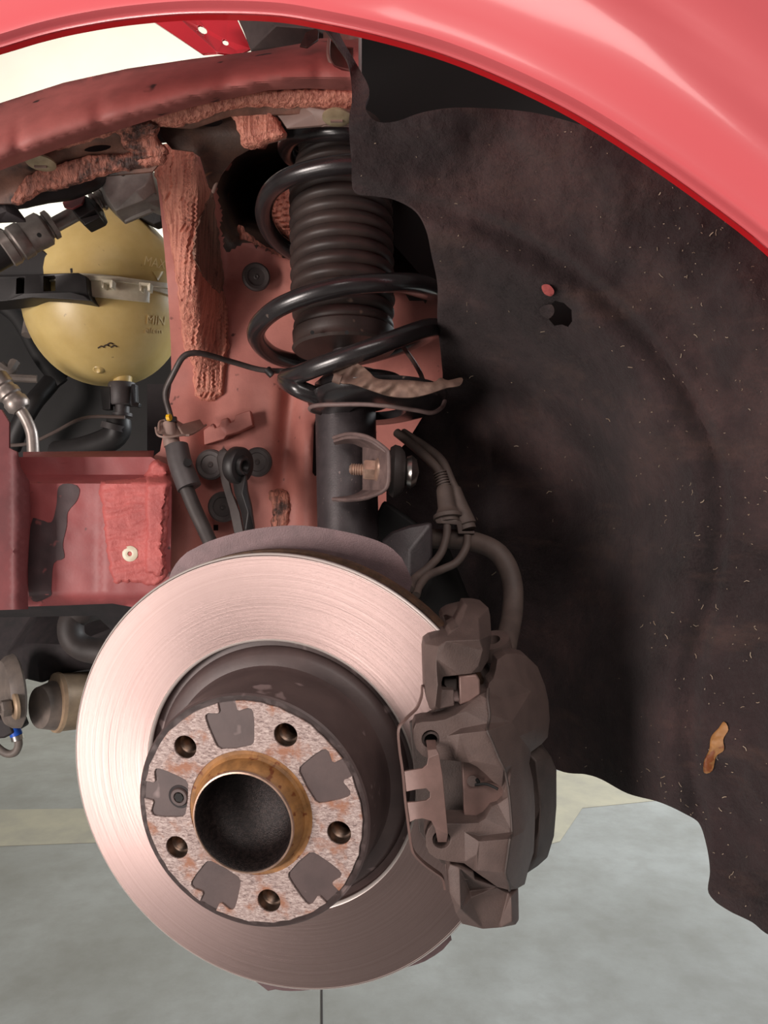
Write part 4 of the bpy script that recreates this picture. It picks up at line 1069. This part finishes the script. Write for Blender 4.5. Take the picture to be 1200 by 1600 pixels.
lathe('cup_rim', [(.0340, HOFF + .0128), (.0336, HOFF + .0143), (.0326, HOFF + .0146), (.0322, HOFF + .0130)], MD, M['zinc'], hub, seg=80, closed=True)
lathe('hub_flange', [(0.0, HOFF - .030), (.072, HOFF - .030), (.072, HOFF - .026), (0, HOFF - .026)], MD, M['edge'], hub, seg=48)
for a in BA:
    MB = MD @ Matrix.Translation((.06 * math.cos(a), .06 * math.sin(a), HOFF))
    p_ = [(.0078, .0), (.0076, -.006), (.0072, -.0065)]
    for k in range(9): p_ += [(.0062, -.0072 - k * .0013), (.0069, -.0078 - k * .0013)]
    p_ += [(.0062, -.0195), (.0, -.0195)]
    lathe('threaded_hole', p_, MB, M['thread'], hub, seg=24, caps=False)
# retaining screw in the left pocket
a = BA[4] - PI / 5
best = min(range(5), key=lambda k: (MD @ Vector((math.cos(BA[k] - PI / 5), math.sin(BA[k] - PI / 5), 0))).x)
a = BA[best] - PI / 5
MW = MD @ Matrix.Translation((.0500 * math.cos(a), .0500 * math.sin(a), HOFF))
scr = thing('retaining_screw', MW.to_translation(), 'small hex socket screw in the left pocket of the disc hat', 'screw')
hexp = lathemesh([(.0033, .0016), (.0033, -.0015), (0, -.0015)], 6)
lathe('screw_head', [(.0036, .0010), (.0038, .0016), (.0056, .0016), (.0062, .0008), (.0062, -.002), (.0036, -.002)], MW, M['hat'], scr, seg=32, closed=True)
new('hex_socket', hexp[0], hexp[1], M['dark'], scr, M=MW)
lathe('screw_recess', [(.0062, .0001), (.0078, .0003), (.0080, .0001), (.0062, -.0008)], MW, M['tar'], scr, seg=32, closed=True)

# ---------------------------------------------------------------- caliper carrier, pads, caliper, spring clip
cc = thing('caliper_carrier', P(730, 1200, .54), 'brown cast caliper carrier with blocks above and below the caliper', 'caliper carrier')
relief('upper_block', [(662, 1020, .486), (664, 1006, .487), (672, 999, .488), (683, 995, .489), (700, 993, .489), (705, 985, .492), (717, 979, .496), (724, 961, .51), (730, 946, .525), (748, 946, .53), (763, 949, .53), (766, 962, .525), (768, 992, .52), (763, 1032, .51), (752, 1050, .49), (736, 1053, .482), (717, 1055, .479), (692, 1058, .479), (690, 1066, .479), (690, 1078, .479), (709, 1078, .480), (710, 1103, .480), (687, 1108, .477), (677, 1111, .478), (671, 1107, .479), (666, 1092, .482), (665, 1085, .482)],
       [(697, 1002, .480), (750, 1000, .480), (682, 1030, .474), (682, 1048, .472), (684, 1070, .472), (680, 1104, .473), (755, 1015, .488), (748, 1040, .483), (684, 1010, .478), (730, 968, .505), (748, 966, .505)],
       [(0, 1), (0, 8), (8, 2), (2, 3), (3, 4), (4, 5), (1, 6), (6, 7), (9, 10)], back=.045, mat=M['cast'], parent=cc, bev=.0016, seg=3)
relief('carrier_shoulder', [(688, 962, .555), (700, 952, .553), (730, 945, .55), (750, 948, .55), (750, 1000, .54), (700, 1000, .54), (694, 980, .548)], [(720, 960, .54)], back=.03, mat=M['cast'], parent=cc, bev=.003)
relief('lower_block', [(700, 1360, .475), (703, 1350, .475), (717, 1351, .476), (740, 1362, .478), (742, 1374, .48), (777, 1386, .49), (797, 1392, .50), (810, 1388, .505), (811, 1437, .505), (806, 1445, .505), (780, 1450, .503), (755, 1452, .50), (740, 1448, .50), (722, 1444, .50), (712, 1426, .49), (703, 1396, .478)],
       [(718, 1356, .472), (720, 1420, .474), (736, 1403, .490), (794, 1396, .497), (734, 1392, .495), (798, 1400, .492), (730, 1430, .488), (800, 1440, .496)], [(0, 1), (2, 3)], back=.045, mat=M['cast'], parent=cc, bev=.002, seg=3)
relief('pad_guide', [(712, 1352, .482), (739, 1362, .482), (738, 1375, .482), (720, 1378, .482)], back=.02, mat=M['cast'], parent=cc, bev=.001)
tube('carrier_beam', [(700, 1010, .60), (740, 1100, .60), (760, 1220, .59), (755, 1330, .58), (740, 1420, .575)], .022, M['cast_dark'], cc, seg=12)

padt = thing('brake_pad', P(720, 1230, .505), 'brake pad backing plate seen through the caliper window', 'brake pad')
relief('backing_plate', [(640, 1130, .507), (700, 1100, .507), (792, 1110, .505), (800, 1230, .503), (800, 1370, .502), (690, 1350, .503), (655, 1300, .505)], back=.006, mat=M['cast_dark'], parent=padt, bev=.0006)
relief('pad_plate', [(722, 1188, .484), (760, 1186, .484), (790, 1200, .484), (795, 1290, .484), (726, 1290, .484)], back=.006, mat=M['clip'], parent=padt, bev=.0006)
tube('pad_pin', [(738, 1220, .4835), (738, 1220.5, .482)], .0034, M['cast'], padt, seg=14, smooth=False)
tube('pad_wire', [(742, 1226, .4815), (758, 1225, .481), (768, 1228, .480), (778, 1233, .478)], .0009, M['dark'], padt, seg=6)
relief('pad_ear', [(717, 1056, .483), (744, 1054, .483), (750, 1062, .483), (751, 1085, .482), (735, 1096, .482), (718, 1102, .483)], back=.01, mat=M['clip'], parent=padt, bev=.001)
relief('ear_step', [(694, 1060, .487), (714, 1060, .487), (714, 1080, .487), (700, 1078, .487), (694, 1070, .487)], back=.01, mat=M['cast_dark'], parent=padt, bev=.0006)

cal = thing('brake_caliper', P(760, 1210, .50), 'brown dusty cast brake caliper body clamping the right of the disc', 'brake caliper')
def rnd(cx, cy, rx, ry, a0, a1, n, d):
    return [(cx + rx * math.cos(math.radians(a0 + (a1 - a0) * k / n)), cy - ry * math.sin(math.radians(a0 + (a1 - a0) * k / n)), d) for k in range(n + 1)]
ear_u = [(646, 1155, .470), (646, 1140, .470), (650, 1131, .470), (660, 1128, .470), (678, 1127, .470), (695, 1124, .470)]
CO = ear_u + [(712, 1117, .472), (735, 1098, .478), (750, 1086, .482), (762, 1080, .486), (764, 1068, .490), (771, 1060, .495), (775, 1045, .505), (777, 1031, .512), (790, 1022, .52), (806, 1021, .53), (822, 1025, .545), (840, 1042, .56), (852, 1072, .565), (857, 1095, .565), (859, 1125, .565), (856, 1152, .56), (845, 1164, .55), (830, 1175, .535), (827, 1192, .53), (833, 1220, .53), (836, 1260, .53), (836, 1290, .53), (834, 1332, .53), (826, 1357, .53), (820, 1382, .52), (808, 1389, .50), (795, 1391, .49), (777, 1386, .486), (757, 1372, .482), (740, 1360, .478), (725, 1349, .473), (700, 1346, .470), (682, 1342, .470), (671, 1334, .470), (666, 1322, .470), (665, 1307, .470), (669, 1296, .470), (677, 1287, .470), (700, 1287, .470), (726, 1287, .470), (748, 1286, .472), (758, 1279, .473), (764, 1268, .476), (768, 1260, .478), (778, 1256, .479), (786, 1248, .479), (788, 1238, .479), (784, 1230, .478), (771, 1222, .477), (758, 1209, .475), (745, 1198, .473), (733, 1192, .472), (715, 1189, .471), (690, 1188, .470), (672, 1186, .470), (660, 1181, .470), (650, 1170, .470)]
CI = [(695, 1126, .4695), (699, 1150, .4695), (712, 1186, .4705),        # 0-2 boss edge
      (720, 1138, .4715), (762, 1130, .4705), (718, 1147, .4625), (762, 1142, .4615), (741, 1189, .4675), (787, 1199, .4670),   # 3-8 upper pad
      (762, 1092, .478), (765, 1116, .4735), (786, 1092, .494), (800, 1128, .482), (812, 1150, .490), (800, 1196, .4760), (820, 1180, .512),  # 9-15
      (794, 1245, .4735), (815, 1240, .486), (800, 1300, .4700), (818, 1300, .487), (748, 1306, .4715), (749, 1315, .4625), (797, 1311, .4625), (746, 1360, .4680), (790, 1364, .4680), (795, 1378, .476), (815, 1352, .492),  # 16-26
      (726, 1300, .4695), (727, 1346, .4710), (745, 1335, .464), (800, 1060, .508), (830, 1080, .525), (835, 1140, .525), (755, 1100, .4770), (728, 1112, .4725)]
CE = [(3, 4), (5, 6), (5, 7), (7, 8), (6, 8), (9, 10), (10, 4), (4, 6), (8, 14), (14, 16), (16, 18), (18, 22), (22, 24), (24, 25), (20, 18), (21, 22), (21, 23), (23, 24), (0, 1), (1, 2), (27, 28), (11, 12), (12, 13), (30, 31), (31, 32), (13, 17), (17, 19), (19, 26)]
hu = [(q[0], q[1], .470) for q in ell(673, 1155, 14, 14, 16)]
hl = [(q[0], q[1], .470) for q in ell(690, 1312, 14, 14, 16)]
cb = relief('caliper_body', CO, CI, CE, back=.022, mat=M['cast'], parent=cal, bev=.0022, holes=[hu, hl], seg=3, ang=70)
for (x, y) in ((673, 1155), (690, 1312)):
    lathe('pin_bushing', [(.0057, .012), (.0057, -.003), (.0042, -.003), (.0042, .012)], frame(P(x, y, .476), (0, 1, 0)), M['cast_dark'], cb, seg=24, closed=True)
    lathe('pin_bore', [(.0043, 0), (.0043, .004), (0, .004)], frame(P(x, y, .484), (0, 1, 0)), M['dark'], cb, seg=20)
relief('piston_housing', [(800, 1150, .56), (838, 1165, .560), (850, 1172, .562), (862, 1184, .565), (870, 1203, .57), (870, 1260, .57), (866, 1307, .565), (856, 1340, .56), (840, 1354, .555), (828, 1362, .55), (818, 1372, .55), (800, 1372, .55)], [(838, 1190, .545), (845, 1258, .548), (842, 1300, .538), (838, 1340, .538)], [(0, 1), (1, 2), (2, 3)], back=.05, mat=M['cast_dark'], parent=cal, bev=.003, seg=3)
tube('casting_seam', [(763, 1076, .4835), (762, 1092, .4768), (765, 1116, .4725), (763, 1131, .4695), (762, 1142, .4606), (770, 1160, .4624), (778, 1180, .4643), (787, 1199, .4660), (790, 1208, .4718), (796, 1245, .4722), (800, 1300, .4690), (797, 1311, .4615), (793, 1340, .4645), (790, 1364, .4670), (795, 1380, .4765), (796, 1391, .489)], .0009, M['cast_dark'], cb, seg=6, n=3)
tube('bleed_hole', [(745, 1218, .4825), (748, 1222, .4805)], .0012, M['dark'], cal, seg=8, smooth=False)

sc = thing('retaining_spring', P(650, 1230, .462), 'flat steel retaining spring hooked into both caliper pin holes', 'spring clip')
PO = [(666, 1157, .470), (681, 1157, .470), (682, 1170, .462), (686, 1178, .460), (692, 1215, .458), (700, 1303, .461), (698, 1316, .470), (684, 1316, .470), (680, 1295, .461), (674, 1283, .460), (660, 1279, .460), (648, 1281, .461), (637, 1287, .464), (632, 1254, .464), (650, 1253, .460), (666, 1251, .459), (672, 1246, .459), (672, 1238, .459), (666, 1232, .459), (650, 1234, .460), (631, 1238, .464), (627, 1206, .464), (645, 1203, .460), (660, 1201, .459), (667, 1195, .459), (669, 1185, .459), (668, 1172, .462)]
relief('spring_plate', PO, [], [], back=.0018, mat=M['clip'], parent=sc, bev=.0003)
WS = [(664, 1072, .494), (659, 1074, .492), (658, 1088, .488), (650, 1108, .480), (634, 1124, .470), (622, 1140, .465), (623, 1170, .463), (628, 1205, .463), (632, 1250, .463), (637, 1290, .463), (641, 1320, .465), (646, 1335, .467), (660, 1350, .475), (676, 1362, .483), (690, 1373, .490), (694, 1390, .493)]
A = [np.array(P(*p)) for p in catmull(WS, n=4)]; nA = len(A)
V = []; F = []
for p in A:
    for dx, dy in ((0, 0), (.0008, 0), (.0008, .0045), (0, .0045)): V.append(p + np.array([dx, dy, .0]))
for i in range(nA - 1):
    for k in range(4): F.append((i * 4 + k, i * 4 + (k + 1) % 4, i * 4 + 4 + (k + 1) % 4, i * 4 + 4 + k))
F += [(0, 1, 2, 3), tuple(nA * 4 - 4 + k for k in (3, 2, 1, 0))]
ws = new('spring_wire', V, F, M['clip'], sc)
ms = ws.modifiers.new('s', 'SOLIDIFY'); ms.thickness = .001; ms.offset = 0

# ---------------------------------------------------------------- hose, sensor cables, knuckle
hs = tube('brake_hose', [(660, 842, .70), (700, 842, .69), (735, 845, .68), (770, 858, .67), (790, 880, .665), (801, 915, .66), (800, 960, .645), (792, 1000, .62), (786, 1030, .60)], .0088, M['hose'], seg=16)
tag(hs, 'thick brown-grey brake hose arching down to the caliper', 'hose')
bf = lathe('hose_banjo', [(.006, -.006), (.013, -.006), (.0135, 0), (.013, .006), (.006, .006)], frame(P(772, 1010, .585), (-.3, -.4, 1)), M['cast'], seg=24, closed=True)
tag(bf, 'cast ring fitting at the top of the caliper under the brake hose', 'fitting')
ca = thing('sensor_cable', P(700, 820, .67), 'left of two sensor cables in clips beside the strut, with ribbed sleeve', 'cable')
tube('upper_cable', [(620, 676, .73), (650, 700, .71), (676, 724, .695), (690, 742, .688)], .0042, M['hose'], ca)
tube('lower_cable', [(699, 818, .672), (697, 840, .67), (688, 866, .665), (668, 888, .655), (648, 904, .645), (640, 920, .63)], .0036, M['hose'], ca)
axis_lathe('ribbed_sleeve', (687, 738, .688), (695, 762, .685), [(v, h) for k in range(6) for v, h in ((.0062, k / 6), (.0062, k / 6 + .09), (.0048, k / 6 + .1), (.0048, k / 6 + .16))], M['hose'], ca, 16)
axis_lathe('cable_grommet', (694, 760, .685), (701, 816, .675), [(.0062, 0), (.0075, .1), (.0080, .6), (.0105, .75), (.0130, .80), (.0130, .9), (.0095, .92), (.0095, 1)], M['hose'], ca, 20)
cb2 = thing('wear_sensor_cable', P(735, 830, .67), 'right of two sensor cables in clips beside the strut, crossing above the hose', 'cable')
tube('upper_cable', [(630, 676, .735), (664, 698, .715), (690, 720, .70), (705, 752, .69), (716, 772, .685)], .0042, M['hose'], cb2)
tube('lower_cable', [(731, 836, .672), (728, 856, .67), (714, 878, .665), (690, 890, .66), (668, 900, .65), (655, 916, .64), (650, 930, .63)], .0036, M['hose'], cb2)
axis_lathe('cable_grommet', (710, 764, .688), (731, 828, .676), [(.0058, 0), (.0066, .3), (.0090, .8), (.0095, .88), (.0078, .9), (.0078, 1)], M['hose'], cb2, 20)
cbk = thing('cable_bracket', P(700, 830, .68), 'small bent steel bracket holding both sensor cables', 'bracket')
relief('bracket_strap', [(680, 812, .672), (690, 808, .668), (714, 812, .668), (722, 816, .67), (722, 830, .67), (742, 830, .67), (742, 834, .67), (716, 834, .67), (714, 820, .668), (690, 818, .668), (682, 818, .672)], back=.006, mat=M['hose'], parent=cbk, bev=.0005)
kn = relief('steering_knuckle', [(596, 846, .67), (612, 832, .668), (640, 822, .665), (675, 816, .665), (676, 870, .665), (660, 900, .66), (640, 930, .65), (610, 940, .65)], [(640, 860, .658)], back=.03, mat=M['tube'], bev=.002)
tag(kn, 'grey steering knuckle corner behind the dust shield and cables', 'knuckle')
kb = relief('hub_carrier', [(600, 780, .72), (700, 850, .74), (740, 950, .74), (720, 1100, .72), (560, 1100, .72), (560, 860, .72)], [(650, 950, .70)], back=.05, mat=M['dark'], bev=.004)
tag(kb, 'black suspension casting in the dark behind the cables', 'suspension casting')

# ---------------------------------------------------------------- underside, lower left
sb = tube('stabilizer_bar', [(215, 962, 1.13), (175, 950, 1.05), (140, 952, 1.0), (114, 968, .99), (112, 994, .985), (126, 1010, .985), (150, 1017, .985), (200, 1022, .98), (260, 1030, .97)], .0165, M['rubber'], seg=18)
tag(sb, 'thick dark curved bar just left of the disc under the rail', 'stabilizer bar')
sf = relief('subframe', [(-120, 950, 1.25), (60, 952, 1.2), (260, 950, 1.15), (300, 1060, 1.15), (140, 1046, 1.12), (118, 1050, 1.12), (92, 1056, 1.12), (64, 1068, 1.12), (40, 1062, 1.15), (-20, 1080, 1.2), (-120, 1080, 1.25)], [(40, 1006, 1.14), (110, 1010, 1.09), (10, 1024, 1.18), (60, 1030, 1.12)], [(0, 1), (2, 3)], back=.04, mat=M['tar'], bev=.004)
tag(sf, 'dark arched subframe sheet under the red lower rail', 'subframe')
mt = thing('arm_bushing', P(100, 1130, 1.1), 'beige dusty bushing sleeve under the subframe left of the disc', 'bushing')
axis_lathe('bushing_sleeve', (84, 1098, 1.10), (150, 1092, 1.14), [(.036, 0), (.042, .02), (.043, .1), (.041, .16), (.041, .95), (.036, 1)], M['beige'], mt, 32)
axis_lathe('bushing_collar', (60, 1106, 1.08), (86, 1102, 1.10), [(.020, 0), (.029, .05), (.031, .35), (.035, .9), (.030, 1)], M['greyarm'], mt, 32)
ga = thing('rubber_mount', P(30, 1100, 1.08), 'round grey mount plate with a hex bolt at the left edge', 'mount')
MG = frame(P(10, 1082, 1.07), (-.75, -.6, -.05))
lathe('mount_plate', [(.0, .004), (.030, .006), (.044, .004), (.050, -.003), (.052, -.012), (.046, -.016), (0, -.016)][::-1], MG, M['greyarm'], ga, seg=40)
MH = frame(P(22, 1104, 1.035), (-.75, -.6, -.05))
lathe('bolt_washer', [(.0, .002), (.016, .002), (.018, 0), (.018, -.004), (0, -.004)][::-1], MH, M['beige'], ga, seg=28)
V, F = lathemesh([(.0, .004), (.0105, .004), (.0115, .006), (.0115, .015), (.0095, .017), (.006, .017), (.006, .014), (0, .014)], 6)
new('hex_bolt', V, F, M['greyarm'], ga, M=MH)
bx = relief('underbody_casting', [(-60, 1118, 1.1), (4, 1122, 1.09), (16, 1130, 1.09), (22, 1146, 1.09), (6, 1154, 1.09), (-60, 1160, 1.1)], back=.05, mat=M['tar'], bev=.003)
tag(bx, 'dark casting lump above the floor at the left edge', 'casting')
hk = thing('small_hose', P(20, 1170, 1.1), 'small curved grey hose with a blue end below the grey mount', 'hose')
tube('hose', [(28, 1152, 1.1), (29, 1164, 1.1), (24, 1175, 1.1), (14, 1178, 1.1), (4, 1174, 1.1), (-6, 1166, 1.1)], .0055, M['greyarm'], hk)
tube('blue_cap', [(21, 1136, 1.1), (26, 1149, 1.1)], .0085, M['blue'], hk, smooth=False)
tube('steel_ring', [(26, 1149, 1.1), (28, 1156, 1.1)], .0085, M['steel'], hk, smooth=False)
